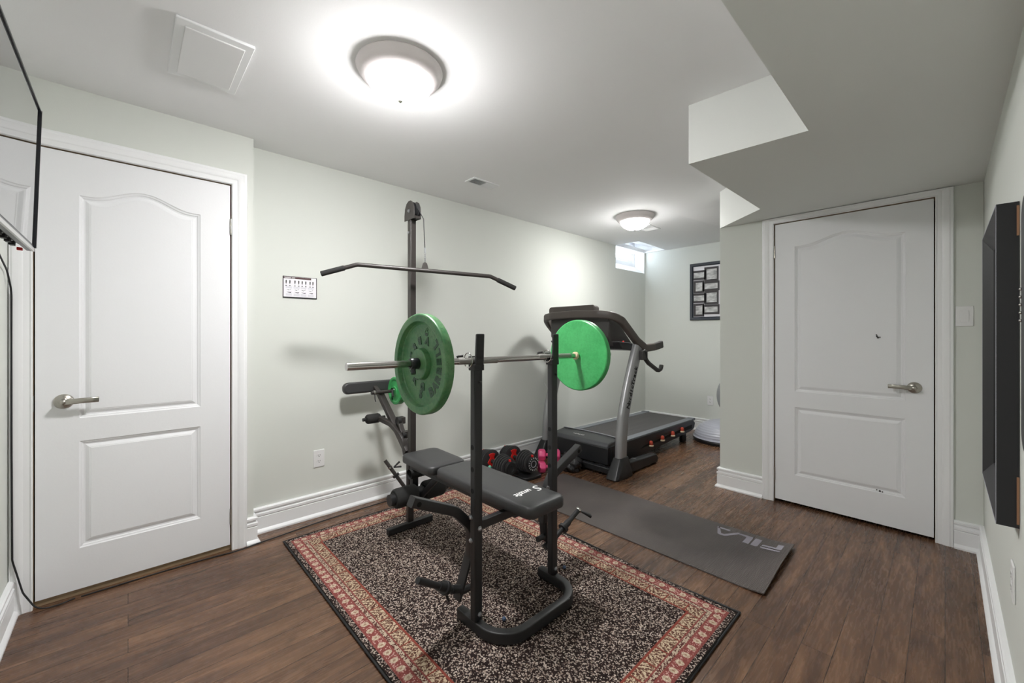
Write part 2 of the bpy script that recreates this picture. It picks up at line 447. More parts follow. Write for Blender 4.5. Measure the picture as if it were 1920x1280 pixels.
# dropped bulkhead
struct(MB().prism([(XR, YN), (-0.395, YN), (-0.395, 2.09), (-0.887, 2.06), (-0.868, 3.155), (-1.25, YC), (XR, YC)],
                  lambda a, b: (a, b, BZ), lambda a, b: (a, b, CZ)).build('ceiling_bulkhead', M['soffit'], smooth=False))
wa, wb_, wc = Vector((-1.777, 3.843, CZ)), Vector((-1.0, 3.90, CZ)), Vector((-1.515, 4.66, 2.325))
struct(MB().add([wa, wb_, wc, (wc.x, wc.y, CZ)], [(0, 1, 2), (0, 2, 3), (1, 3, 2)]).build('ceiling_wedge', M['ceil'], smooth=False))
# window well: sloping head, sloping sill, two cheeks
XW = -3.075
wb = MB()
wb.add([(-2.60, WY0, CZ), (-2.615, WY1, CZ), (XW, WY1, 2.545), (XW, WY0, 2.545), (-2.60, WY0, CZ+.05), (-2.6, WY1, CZ+.05), (XW, WY1, 2.6), (XW, WY0, 2.6)], [(0, 1, 2, 3), (4, 7, 6, 5)])
wb.add([(XL, WY0, WZ0), (XL, WY1, WZ0), (XW, WY1, 2.20), (XW, WY0, 2.20)], [(0, 1, 2, 3)])
for yy in (WY0, WY1):
    xc = -2.60 if yy == WY0 else -2.615
    yy += 0.002 if yy == WY0 else -0.002
    wb.add([(xc, yy, CZ), (XW, yy, 2.545), (XL, yy, CZ), (XW, yy, 2.20), (XL, yy, WZ0)], [(0, 1, 2), (2, 1, 3, 4)])
struct(wb.build('trim_well', M['trim'], smooth=False))
wf = MB()
def ring_x(mb, x0, x1, y0, y1, z0, z1, t, tb=None):
    mb.holed([(y0, z0), (y1, z0), (y1, z1), (y0, z1)], [[(y0+t, z0+(tb or t)), (y1-t, z0+(tb or t)), (y1-t, z1-t), (y0+t, z1-t)]],
             lambda a, b: (x0, a, b), lambda a, b: (x1, a, b))
ring_x(wf, XW-0.05, XW, WY0-0.01, WY1+0.01, 2.19, 2.56, 0.055, 0.07)
win = struct(wf.build('window_1', M['trim'], smooth=False, bevel=0.003))
ws = MB(); ring_x(ws, XW-0.035, XW-0.012, WY0+0.045, WY1-0.045, 2.258, 2.505, 0.035); ws.build('window_sash', M['trim'], win, bevel=0.003)
MB().box(XW-0.028, XW-0.024, WY0+0.07, WY1-0.07, 2.28, 2.48).build('window_pane', M['glass'], win, smooth=False)

# baseboards
BP = [(0.030, 0.0), (0.030, 0.010), (0.024, 0.020), (0.017, 0.026), (0.017, 0.098), (0.013, 0.102), (0.019, 0.108), (0.019, 0.122), (0.010, 0.126), (0.010, 0.134), (0.018, 0.140), (0.018, 0.151), (0.013, 0.156), (0.0, 0.158)]
def trim_run(path, name, left=True, mat=None):
    """path in plan, room on the given side; profile offset with mitres"""
    P = [Vector((p[0], p[1])) for p in path]; nn = []
    for i in range(len(P)-1):
        d = (P[i+1]-P[i]).normalized(); nn.append(Vector((-d.y, d.x)) if left else Vector((d.y, -d.x)))
    offs = []
    for i in range(len(P)):
        a = nn[max(0, i-1)]; b = nn[min(i, len(nn)-1)]; m = (a+b); m = m/(m.dot(a)) if m.length > 1e-6 else a
        offs.append(m)
    rows = []
    prof = [(0.0, 0.0)]+BP
    for p, m in zip(P, offs): rows.append([(p.x+m.x*d, p.y+m.y*d, z) for d, z in prof])
    mb = MB().strip(rows, closed=True); n = len(prof); k = len(P)-1
    mb.f.append(tuple(range(n))); mb.f.append(tuple(range(k*n, k*n+n)))
    return struct(mb.build(name, mat or M['trim'], ang=25))
trim_run([(XL, YF), (XL, 0.54)], 'baseboard_left', True)
trim_run([(XL+0.03, 0.54), (XD, 0.54), (XD, 0.502)], 'baseboard_jog', True)
trim_run([(XD, YN+0.001), (-1.2, YN+0.001), (XR, YN+0.001)], 'baseboard_near', True)
trim_run([(XR, YN), (XR, YC), (0.035, YC)], 'baseboard_right', True)
trim_run([(-0.942, YC), (-1.25, YC), (-1.25, YC+0.13)], 'baseboard_closet', True)
trim_run([(0.05, YF), (XL, YF)], 'baseboard_far', True)

# door casings: profile (outward from the opening, proud of the wall)
CP = [(0.001, 0.0), (0.001, 0.012), (0.004, 0.016), (0.010, 0.013), (0.028, 0.014), (0.034, 0.018), (0.042, 0.020), (0.058, 0.021), (0.064, 0.018), (0.073, 0.018), (0.076, 0.012), (0.076, 0.0)]
def casing(name, a0, a1, top, f, maxtop=9, leftcut=None):
    rows = []
    for u, d in CP:
        lo = a0-u if leftcut is None else max(a0-u, leftcut)
        tp = min(top+u, maxtop)
        rows.append([f(lo, 0.0, d), f(lo, tp, d), f(a1+u, tp, d), f(a1+u, 0.0, d)])
    return struct(MB().strip(rows).build(name, M['trim'], ang=20))
casing('trim_door_left', DY0-g, DY1+g, DZ1+g, lambda a, z, d: (XD+d, a, z), leftcut=-0.377)
casing('trim_door_closet', EX0-g, EX1+g, DZ2+g, lambda a, z, d: (a, YC-d, z), maxtop=BZ-0.004)
# jambs
def jamb(name, a0, a1, top, f, mat):
    mb = MB()
    for lo, hi in ((a0-0.014-g, a0-g), (a1+g, a1+0.014+g)):
        mb.prism([(lo, 0), (hi, 0), (hi, top), (lo, top)], lambda a, b: f(a, b, 0.0), lambda a, b: f(a, b, -0.09))
    mb.prism([(a0-0.014-g, top+g), (a1+0.014+g, top+g), (a1+0.014+g, top+g+0.014), (a0-0.014-g, top+g+0.014)], lambda a, b: f(a, b, 0.0), lambda a, b: f(a, b, -0.09))
    return struct(mb.build(name, mat, smooth=False))
jamb('trim_jamb_left', DY0, DY1, DZ1, lambda a, z, d: (XD+d, a, z), M['jamb'])
jamb('trim_jamb_closet', EX0, EX1, DZ2, lambda a, z, d: (a, YC-d, z), M['jamb'])
struct(MB().box(XD-0.06, XD-0.012, DY0-0.02, DY1+0.02, 0.0, 0.030).build('trim_threshold', M['jamb'], smooth=False))

# moulded two-panel doors
def door(name, w0, w1, z0, z1, panels, f, label=None):
    """f(a, z, d): a along the wall, d proud of the door face"""
    def loop(p, ins):
        a0, a1, b0, b1, rise = p; n = 24; a0 += ins; a1 -= ins; b0 += ins; b1 -= ins
        L = [(a0, b0), (a1, b0)]
        for k in range(n+1):
            q = k/n; u = abs(q-0.5)*2
            bump = 0 if u > 0.86 else 0.5+0.5*math.cos(PI*u/0.86)
            L.append((a1+(a0-a1)*q, b1+rise*bump))
        return L
    outer = [(w0, z0), (w1, z0), (w1, z1), (w0, z1)]
    holes = [loop(p, 0) for p in panels]
    loops = [outer]+holes; flat = [p for l in loops for p in l]
    tris = geometry.tessellate_polygon([[Vector((p[0], p[1], 0)) for p in l] for l in loops])
    mb = MB(); mb.add([f(a, b, 0.0) for a, b in flat], [tuple(t) for t in tris])
    for p in panels:
        rows = [[f(a, b, d) for a, b in loop(p, i)] for i, d in ((0, 0), (0.004, -0.004), (0.010, -0.006), (0.014, -0.0105), (0.020, -0.0115), (0.034, -0.004), (0.037, -0.0035), (0.039, -0.002))]
        mb.strip(rows, closed=True)
        L = loop(p, 0.039)
        t2 = geometry.tessellate_polygon([[Vector((q[0], q[1], 0)) for q in L]])
        mb.add([f(a, b, -0.002) for a, b in L], [tuple(t) for t in t2])
    th = -0.036
    for (a, b), (c, d) in zip(outer, outer[1:]+outer[:1]): mb.add([f(a, b, 0), f(c, d, 0), f(c, d, th), f(a, b, th)], [(0, 1, 2, 3)])
    mb.add([f(a, b, th) for a, b in outer], [(0, 1, 2, 3)])
    return struct(mb.build(name, M['door'], ang=18))
fd1 = lambda a, z, d: (XD-0.002+d, a, z)
fd2 = lambda a, z, d: (a, YC+0.004-d, z)
d1 = door('door_1', DY0, DY1, 0.030, DZ1, [(-0.168, 0.290, 0.222, 0.727, 0.0), (-0.168, 0.290, 0.835, 1.888, 0.060)], fd1)
d2 = door('door_2', EX0, EX1, 0.020, DZ2, [(-0.742, -0.168, 0.219, 0.709, 0.0), (-0.742, -0.168, 0.820, 1.864, 0.058)], fd2)
def handle(parent, f, a, z, sgn, ln):
    """lever: rose, neck, curved lever; sgn along a"""
    rb = MB(); c = Vector(f(a, z, 0)); ax = (Vector(f(a, z, 1))-c).normalized()
    rb.lathe([(0, 0.0), (0, 0.034), (0.004, 0.0335), (0.010, 0.029), (0.013, 0.018), (0.016, 0.013), (0.048, 0.012), (0.052, 0.008), (0.053, 0)], c, ax, 32)
    h = rb.build('door_handle', M['nickel'], parent, ang=40)
    lv = MB(); pts = [f(a-sgn*0.006, z, 0.040), f(a+sgn*0.02, z+0.001, 0.046), f(a+sgn*0.06, z+0.003, 0.050), f(a+sgn*0.095, z+0.003, 0.047), f(a+sgn*ln, z+0.002, 0.038)]
    lv.sweep(fillet(pts, 0.03, 3), [(x*1.0, y) for x, y in rect(0.012, 0.025, 0.005)], cap=True, scale=None); lv.build('lever', M['nickel'], h, bevel=0.001)
handle(d1, fd1, -0.217, 0.920, 1, 0.115)
handle(d2, fd2, -0.128, 0.906, -1, 0.115)
def hinge(parent, f, a, z):
    c0, c1 = Vector(f(a, z-0.045, 0.004)), Vector(f(a, z+0.045, 0.004))
    MB().cyl(c0, c1, 0.0055, 12).build('door_hinge', M['nickel'], parent)
hinge(d1, fd1, DY1+0.003, 1.845); hinge(d1, fd1, DY1+0.003, 0.19)
hinge(d2, fd2, EX0-0.003, 1.84); hinge(d2, fd2, EX0-0.003, 0.20)
MB().box(XD-0.004, XD+0.0015, DY0-0.013, DY0-0.004, 0.885, 0.955).build('strike_plate', M['nickel'], d1)
# chips of missing paint
cm = MB()
for x, z, r in ((-0.302, 1.228, .004), (-0.300, 1.219, .005), (-0.294, 1.211, .006), (-0.285, 1.213, .004), (-0.30, 0.236, .004), (-0.285, 0.232, .006), (-0.273, 0.230, .004)):
    cm.cyl((x, YC+0.0035, z), (x, YC+0.0005, z), r, 7)
cm.build('paint_chip', M['tvback'], d2)

# ------------------------------------------------------------------ ceiling fittings
def lamp(loc, mat, label):
    x, y = loc; t = thing('ceiling_light', (x, y, CZ), label, 'ceiling light', 'flush ceiling lights')
    MB().lathe([(0, 0.0), (0, 0.180), (0.006, 0.183), (0.012, 0.180), (0.018, 0.178), (0.030, 0.172), (0.045, 0.158), (0.054, 0.143), (0.054, 0.138), (0.040, 0.136), (0.04, 0)], (x, y, CZ), (0, 0, -1), 64).build('rim', M['brushed'], t, ang=30)
    pr = [(0.048, 0.1365)]+[(0.048+0.085*math.sin(k*PI/2/12), 0.1365*math.cos(k*PI/2/12)) for k in range(1, 13)]
    pr[-1] = (pr[-1][0], 0.0)
    MB().lathe(pr, (x, y, CZ), (0, 0, -1), 64).build('glass_bowl', mat, t, ang=60)
    MB().lathe([(0.130, 0.0), (0.130, 0.011), (0.138, 0.012), (0.142, 0.008), (0.146, 0.004), (0.147, 0)], (x, y, CZ), (0, 0, -1), 20).build('finial', M['nickel'], t)
lamp((-1.630, 0.865), M['bowl'], 'round brushed nickel ceiling light with white glass bowl, above the weight bench')
lamp((-2.075, 3.60), M['bowl2'], 'smaller-looking round ceiling light with glowing glass bowl, above the treadmill')
def vent(x0, x1, y0, y1, label, slats, along='y'):
    t = thing('ceiling_vent', ((x0+x1)/2, (y0+y1)/2, CZ), label, 'vent', 'ceiling vents')
    MB().holed([(x0, y0), (x1, y0), (x1, y1), (x0, y1)], [[(x0+.018, y0+.02), (x1-.018, y0+.02), (x1-.018, y1-.02), (x0+.018, y1-.02)]],
               lambda a, b: (a, b, CZ), lambda a, b: (a, b, CZ-0.006)).build('vent_frame', M['trim'], t, bevel=0.0015)
    MB().box(x0+.018, x1-.018, y0+.02, y1-.02, CZ-0.002, CZ-0.0005).build('vent_backing', M['dark'], t, smooth=False)
    n = slats; sb = MB()
    for k in range(n):
        yc = y0+.02+(y1-y0-.04)*(k+.5)/n; tl = 0.9 if k < n/2 else -0.9
        R_ = Matrix.Translation((0, yc, CZ-0.005)) @ Matrix.Rotation(tl, 4, 'X')
        sb.box(x0+.018, x1-.018, -0.0032, 0.0032, -0.0006, 0.0006, R_)
    sb.build('louvres', M['trim'], t, smooth=False)
vent(-2.478, -2.362, 1.845, 2.095, 'white louvred ceiling vent above the lat pulldown tower', 17)
vent(-2.30, -2.12, 3.98, 4.22, 'white ceiling vent just beyond the far ceiling light', 15)
# access hatch
t = thing('access_panel', (-2.105, 0.25, CZ), 'white square access panel in the ceiling near the first door', 'access panel')
hx0, hx1, hy0, hy1 = -2.325, -1.895, 0.125, 0.372
MB().box(hx0, hx1, hy0, hy1, CZ-0.012, CZ-0.0005).build('frame', M['trim'], t, bevel=0.003)
MB().box(hx0+.035, hx1-.035, hy0+.028, hy1-.028, CZ-0.0165, CZ-0.008).build('hatch_door', M['white'], t, bevel=0.003)

# ------------------------------------------------------------------ wall fittings
def plate_x(x, y0, y1, z0, z1, n, label, cat, group, name, kind, f):
    pass
def outlet(name, f, a, z, label, kind='duplex', grp=None):
    """f(a,z,d); a, z centre"""
    t = thing(name, f(a, z, 0), label, 'switch' if kind == 'rocker' else 'outlet', grp)
    hw, hh = 0.035, 0.0575
    mb = MB().prism([(a-hw, z-hh), (a+hw, z-hh), (a+hw, z+hh), (a-hw, z+hh)], lambda p, q: f(p, q, 0.0003), lambda p, q: f(p, q, 0.006))
    mb.build('cover_plate', M['white'], t, bevel=0.002)
    if kind == 'rocker':
        MB().prism([(a-.017, z-.033), (a+.017, z-.033), (a+.017, z+.033), (a-.017, z+.033)], lambda p, q: f(p, q, 0.0058), lambda p, q: f(p, q, 0.0085+(0.003 if q > z else -0.001))).build('rocker', M['white'], t, bevel=0.001)
    elif kind == 'duplex':
        for s in (-1, 1):
            cz = z+s*0.0195
            sk = MB().prism([(a+0.0165*math.cos(k*PI/8), cz+0.0145*math.sin(k*PI/8)) for k in range(16)], lambda p, q: f(p, q, 0.005), lambda p, q: f(p, q, 0.0072)).build('socket', M['white'], t)
            sl = MB()
            for da in (-.006, .006): sl.prism([(a+da-.0012, cz), (a+da+.0012, cz), (a+da+.0012, cz+.008), (a+da-.0012, cz+.008)], lambda p, q: f(p, q, 0.007), lambda p, q: f(p, q, 0.0075))
            sl.prism([(a+.0028*math.cos(k*PI/4), cz-.006+.0028*math.sin(k*PI/4)) for k in range(8)], lambda p, q: f(p, q, 0.007), lambda p, q: f(p, q, 0.0075))
            sl.build('slot', M['hole'], sk, smooth=False)
    sc = MB().prism([(a+.003*math.cos(k*PI/4), z+(0 if kind == 'duplex' else .046)+.003*math.sin(k*PI/4)) for k in range(8)], lambda p, q: f(p, q, 0.0055), lambda p, q: f(p, q, 0.0068)).build('screw', M['white'], t)
fl = lambda a, z, d: (XL+d, a, z)
fr = lambda a, z, d: (XR-d, a, z)
fc = lambda a, z, d: (a, YC-d, z)
ff = lambda a, z, d: (a, YF-d, z)
outlet('wall_outlet', fl, 0.946, 0.388, 'white duplex wall outlet left of the weight bench, above the long baseboard')
outlet('wall_outlet', ff, -2.034, 0.394, 'white wall outlet on the far wall below the collage frame', grp=None)
outlet('wall_outlet', fr, 2.03, 0.452, 'white wall outlet low on the right wall under the black frame')
outlet('light_switch', fc, 0.076, 1.335, 'white rocker light switch beside the closet door', 'rocker')

# exercise chart on the left wall
t = thing('exercise_chart', (XL, 0.83, 1.54), 'small exercise chart with tiny figures, taped to the wall beside the first door', 'poster')
MB().box(XL+0.0005, XL+0.004, 0.725, 0.933, 1.467, 1.610).build('backing', M['ink'], t, bevel=0.001)
MB().box(XL+0.004, XL+0.005, 0.729, 0.928, 1.476, 1.607).build('sheet', M['paper'], t, smooth=False)
MB().box(XL+0.005, XL+0.0055, 0.729, 0.896, 1.594, 1.606).build('header', M['maroon'], t, smooth=False)
hb = MB()
hb.box(XL+0.0055, XL+0.006, 0.734, 0.774, 1.598, 1.602); hb.box(XL+0.0055, XL+0.006, 0.778, 0.797, 1.598, 1.602)
hb.build('title', M['inkw'], t, smooth=False)
fg = MB(); tx = MB()
for k, y in enumerate((0.744, 0.766, 0.796, 0.819, 0.840, 0.862, 0.889, 0.907)):
    fg.prism([(y-.003, 1.567), (y, 1.556), (y+.003, 1.568), (y+.004, 1.580), (y+.001, 1.585), (y-.003, 1.582)], lambda a, b: (XL+.005, a, b), lambda a, b: (XL+.0054, a, b))
    fg.prism([(y-.005, 1.546), (y+.005, 1.546), (y+.003, 1.551), (y-.003, 1.551)], lambda a, b: (XL+.005, a, b), lambda a, b: (XL+.0054, a, b))
for k, y in enumerate((0.760, 0.806, 0.848, 0.893)):
    for zz, dz in ((1.523, .004), (1.508, -.003)):
        fg.prism([(y-.014, zz), (y+.004, zz-.002), (y+.016, zz+dz+.003), (y+.010, zz+dz-.004), (y-.002, zz-.005)], lambda a, b: (XL+.005, a, b), lambda a, b: (XL+.0054, a, b))
    for zs in ((1.541, 1.537, 1.533), (1.496, 1.492, 1.488, 1.484)):
        tx = MB()
        for z_ in zs: tx.box(XL+.005, XL+.0053, y-.018, y+.018, z_-.0008, z_+.0008)
        tx.build('line_print', M['lightprint'], t, smooth=False)
fg.build('figure_print', M['ink'], t, smooth=False)

# collage frame on the far wall
t = thing('collage_frame', (-2.0, YF, 1.78), 'black collage picture frame with eight grey photos, hanging on the far wall', 'picture frame')
fx0, fx1, fz0, fz1 = -2.284, -1.86, 1.416, 2.146
rows = []
for ins, d in ((0, 0.0), (0, .022), (.006, .028), (.030, .022), (.040, .012), (.040, .004)):
    rows.append([ff(a, b, d) for a, b in ((fx0+ins, fz0+ins), (fx1-ins, fz0+ins), (fx1-ins, fz1-ins), (fx0+ins, fz1-ins))])
MB().strip(rows, closed=True).build('moulding', M['navy'], t, ang=20)
MB().box(fx0+.03, fx1-.03, YF-.005, YF-.001, fz0+.03, fz1-.03).build('mount_board', M['paper'], t, smooth=False)
F_ = (-math.sin(YAW), math.cos(YAW)); R_ = (math.cos(YAW), math.sin(YAW))
ph = [(-2.246, -2.098, 2.035, 1.950), (-2.085, -1.945, 2.066, 1.920), (-2.222, -2.120, 1.905, 1.780), (-2.110, -1.935, 1.885, 1.800),
      (-2.246, -2.098, 1.740, 1.655), (-2.085, -1.945, 1.765, 1.630), (-2.222, -2.120, 1.610, 1.480), (-2.110, -1.935, 1.590, 1.505)]
for (a0, a1, b1, b0) in ph:
    rr = MB().holed([(a0-.018, b0-.018), (a1+.012, b0-.018), (a1+.012, b1+.018), (a0-.018, b1+.018)], [[(a0+.008, b0+.008), (a1-.008, b0+.008), (a1-.008, b1-.008), (a0+.008, b1-.008)]],
                    lambda a, b: ff(a, b, .005), lambda a, b: ff(a, b, .012)).build('inner_frame', M['mattdark'], t, smooth=False)
    MB().box(a0+.004, a1-.004, YF-.0085, YF-.006, b0+.004, b1-.004).build('photo_print', M['photo'], rr, smooth=False)

# deep black frame on the right wall and the dark board past it
t = thing('picture_frame', (XR, 2.22, 1.14), 'large deep black wooden frame hanging on the right wall beside the closet door', 'picture frame')
y0, y1, z0, z1, px = 1.897, 2.547, 0.662, 1.620, 0.105
rows = []
for ins, x in ((0, XR-.001), (0, px), (.004, px), (.012, px+.003), (.062, px+.026), (.065, px+.034)):
    rows.append([(x, a, b) for a, b in ((y0+ins, z0+ins), (y1-ins, z0+ins), (y1-ins, z1-ins), (y0+ins, z1-ins))])
MB().strip(rows, closed=True).build('moulding', M['frameb'], t, ang=20)
ed = MB(); ring_x(ed, px-.0008, px+.0004, y0, y1, z0, z1, .003); ed.build('pale_edge', M['lightprint'], t, smooth=False)  # thin pale line around the front edge
MB().box(XR-.014, XR-.010, y0+.05, y1-.05, z0+.05, z1-.05).build('picture_panel', M['tblack'], t, smooth=False)
MB().box(XR-.006, XR-.001, y0-.003, y0, z0+.012, z0+.15).build('backing_board', M['mdf'], t, smooth=False)
MB().box(XR-.006, XR-.001, y0-.003, y0, z1-.10, z1-.012).build('backing_board', M['mdf'], t, smooth=False)
t = thing('wall_cabinet', (XR, 1.3, 1.25), 'black shallow wall cabinet with small shiny studs, at the right edge past the black frame', 'cabinet')
MB().prism([(p[0]+1.30, p[1]+1.255) for p in rect(0.40, 0.575, 0.05, 5)], lambda a, b: (XR-.001, a, b), lambda a, b: (XR-.030, a, b)).build('cabinet_body', M['frameb'], t, bevel=.004)
for k in range(5):
    MB().sphere((XR-.031, 1.488, 1.262+k*.018), .0035, 10, 6).build('stud', M['chrome'], t)

# ------------------------------------------------------------------ television on the near wall
t = thing('television', (-1.84, -0.30, 1.54), 'flat black television on the near wall, its glossy screen mirroring the first door', 'television')
ty, tz0, tz1, tx0, tx1 = -0.253, 1.536, 2.058, -2.302, -1.38
T_ = Matrix.Translation((0, ty, tz0)) @ Matrix.Rotation(math.radians(-1.6), 4, 'X')
MB().box(tx0, tx1, -0.018, 0.0, 0, tz1-tz0, T_).build('bezel', M['tvside'], t, bevel=.002)
lip = MB()
lip.box(tx0, tx0+.007, -.001, .0065, .012, tz1-tz0, T_).box(tx1-.007, tx1, -.001, .0065, .012, tz1-tz0, T_).box(tx0, tx1, -.001, .0050, tz1-tz0-.006, tz1-tz0, T_)
lip.build('bezel_lip', M['tvside'], t, smooth=False)
MB().box(tx0+.007, tx1-.007, 0.0, 0.0012, .020, tz1-tz0-.010, T_).build('screen', M['gloss'], t, smooth=False)
MB().box(tx0+.002, tx1-.002, -0.004, 0.0022, -0.001, .012, T_).build('lower_strip', M['tvsilver'], t, bevel=.001)
bk = MB(); bk.prism([(-.018, 0.004), (-.052, .03), (-.060, .10), (-.060, .34), (-.020, .48)], lambda a, b: T_ @ Vector((tx0+.05, a, b)), lambda a, b: T_ @ Vector((tx1-.05, a, b)))
bk.build('rear_housing', M['tvback'], t, bevel=.004)
for k in range(4): MB().box(tx0+.10+k*.07, tx0+.13+k*.07, -.042, -.030, -.001, .012, T_).build('port', M['ink'], t, smooth=False)
MB().box(tx0+.03, tx0+.045, -.035, -.022, -.006, .004, T_).build('connector', M['red'], t, bevel=.001)
MB().box(-1.96, -1.72, YN+.001, ty-.075, 1.66, 1.90).build('wall_mount', M['steel'], t, bevel=.003)
t = thing('power_cable', (XD, YN, 0), 'thin black cable hanging down the corner beside the first door onto the floor', 'cable')
pts = [(-2.42, YN+.02, 1.56), (-2.70, YN+.010, 1.50), (-2.775, YN+.012, 1.42), (-2.775, YN+.012, 0.8), (-2.775, YN+.014, 0.25), (-2.765, YN+.045, 0.10), (-2.745, -0.29, 0.012), (-2.755, -0.22, 0.006), (-2.775, -0.18, 0.005)]
MB().sweep(fillet(pts, .08, 6), circ(.0032, 8)).build('cord', M['ink'], t, ang=80)
t = thing('floor_cable', (-2.8, 0.8, 0), 'long thin dark cable running along the floor below the long baseboard', 'cable')
pts = [(-2.772, -0.16, .005), (-2.775, 0.1, .005), (-2.768, 0.3, .005), (-2.75, 0.45, .005), (-2.772, 0.62, .005), (-2.80, 0.85, .005), (-2.815, 1.1, .005), (-2.82, 1.5, .005), (-2.835, 2.0, .005), (-2.85, 2.3, .005)]
MB().sweep(fillet(pts, .3, 4), circ(.0035, 8)).build('cord', M['ink'], t, ang=80)

# ------------------------------------------------------------------ rug and mat
RX, RY, HX, HY = -1.65, 1.312, 1.03, 0.642
nx, ny = 60, 40; rows = []
mb = MB()
def rz(x, y):
    return 0.009+0.002*math.sin(x*5+1)*math.sin(y*7)
def re(x, y):  # a gently wavering far edge
    k = max(0, (y-(RY+HY*.7))/(HY*.3)); return 0.008*k*math.sin((x-RX)*6.5+0.8)
for j in range(ny+1):
    rows.append([(RX-HX+2*HX*i/nx, (RY-HY+2*HY*j/ny)+re(RX-HX+2*HX*i/nx, RY-HY+2*HY*j/ny), rz(i/nx*2, j/ny)) for i in range(nx+1)])
mb.strip(rows)
edge = [rows[0][i] for i in range(nx+1)]+[rows[j][nx] for j in range(1, ny+1)]+[rows[ny][i] for i in range(nx-1, -1, -1)]+[rows[j][0] for j in range(ny-1, 0, -1)]
mb.strip([edge, [(p[0], p[1], 0.0005) for p in edge]], closed=True)
rug = mb.build('area_rug', m_rug(HX, HY), loc=(RX, RY, 0), ang=60)
tag(rug, 'dark speckled area rug with a red patterned border, under the weight bench', 'rug')
rb = MB(); rb.sweep([Vector((p[0], p[1], 0.006)) for p in edge], circ(.0048, 6), closed=True); rb.build('binding', M['ink'], rug, ang=80)

t = thing('exercise_mat', (-1.45, 2.48, 0), 'long dark grey ribbed exercise mat on the floor beside the rug', 'exercise mat')
mx0, mx1, my0, my1 = -2.31, -0.582, 2.173, 2.796
rows = []; nxm, nym = 70, 24
def mz(x, y):
    u = max(0, (x-(mx1-.16))/.16); v = (y-my0)/(my1-my0)
    return 0.006+u*u*(0.010+0.012*math.sin(v*PI*0.9))+0.006*u*u*v
for j in range(nym+1):
    rows.append([(mx0+(mx1-mx0)*i/nxm-(0.012*(j/nym) if i == nxm else 0), my0+(my1-my0)*j/nym, mz(mx0+(mx1-mx0)*i/nxm, my0+(my1-my0)*j/nym)) for i in range(nxm+1)])
edge = [rows[0][i] for i in range(nxm+1)]+[rows[j][nxm] for j in range(1, nym+1)]+[rows[nym][i] for i in range(nxm-1, -1, -1)]+[rows[j][0] for j in range(nym-1, 0, -1)]
mb = MB().strip(rows); mb.strip([edge, [(p[0], p[1], p[2]-.0055) for p in edge]], closed=True)
mb.strip([[(p[0], p[1], p[2]-.0055) for p in r] for r in rows])
mb.build('mat_sheet', M['mat'], t, ang=50)
# FILA, upside down from the camera: x axis -X, y axis -Y
def glyph(mb, poly, x, s):
    """poly in letter units, x offset; letter right = -X, letter up = -Y"""
    ox, oy = -0.632, 2.745
    def q(u, v, h): X = ox-(x+u)*s; Y = oy-v*s; return (X, Y, mz(X, Y)+h)
    mb.prism(poly, lambda u, v: q(u, v, 0.0), lambda u, v: q(u, v, 0.0008))
lg = MB(); s_ = 0.105
glyph(lg, [(0.0, 1.0), (0.0, .86), (0.06, .82), (0.95, .82), (0.95, .92), (0.86, 1.0)], 0, s_)
glyph(lg, [(0.0, 0.0), (0.28, 0.0), (0.28, .48), (0.86, .48), (0.92, .54), (0.92, .70), (0.06, .70), (0.0, .64)], 0, s_)
glyph(lg, [(0.05, 0), (0.33, 0), (0.38, .05), (0.38, 1.0), (0.12, 1.0), (0.05, .93)], 1.02, s_)
glyph(lg, [(0.0, .22), (0.04, 0), (0.30, 0), (0.75, .0), (0.72, .2), (0.36, .22), (0.30, .30), (0.30, 1.0), (0.0, 1.0)], 1.50, s_)
glyph(lg, [(0.0, 0.0), (0.22, 0.0), (0.72, .78), (0.88, .78), (1.22, 0.0), (1.36, 0.0), (1.02, .95), (0.92, 1.0), (0.66, 1.0), (0.58, .95)], 2.12, s_)
glyph(lg, [(0.62, .18), (0.62, .0), (1.30, 0.0), (1.24, .18)], 2.12, s_)
lg.build('lettering', M['inkg'], t, smooth=False)

# ------------------------------------------------------------------ weight bench with lat tower
YB = 1.283
bench = thing('weight_bench', (-1.7, YB, 0.0), 'black weight bench with padded seat, barbell uprights, butterfly arms and a tall pulldown tower', 'weight bench')
SQ = rect(0.040, 0.040, .005)
U = fillet([(-1.435, 1.045, .0355), (-1.160, 1.045, .0355), (-1.160, 1.520, .0355), (-1.405, 1.520, .0355)], .125, 12)
MB().sweep(U, rect(0.036, 0.046, .005)).build('base_tube', M['steel'], bench, ang=40)
lab = MB(); lab.box(-1.176, -1.145, 1.385, 1.43, .0562, .0568); lab.build('sticker', M['inkw'], bench, smooth=False)
def bolt(p, ax, r=.0085, name='bolt', mat='zinc'):
    p = Vector(p); ax = Vector(ax).normalized()
    mb = MB().lathe([(0, 0), (0, r*1.25), (.0015, r*1.25), (.002, r), (.006, r), (.0075, r*.7), (.008, 0)], p, ax, 6 if mat == 'zinc' else 16)
    return mb.build(name, M[mat], bench, ang=30)
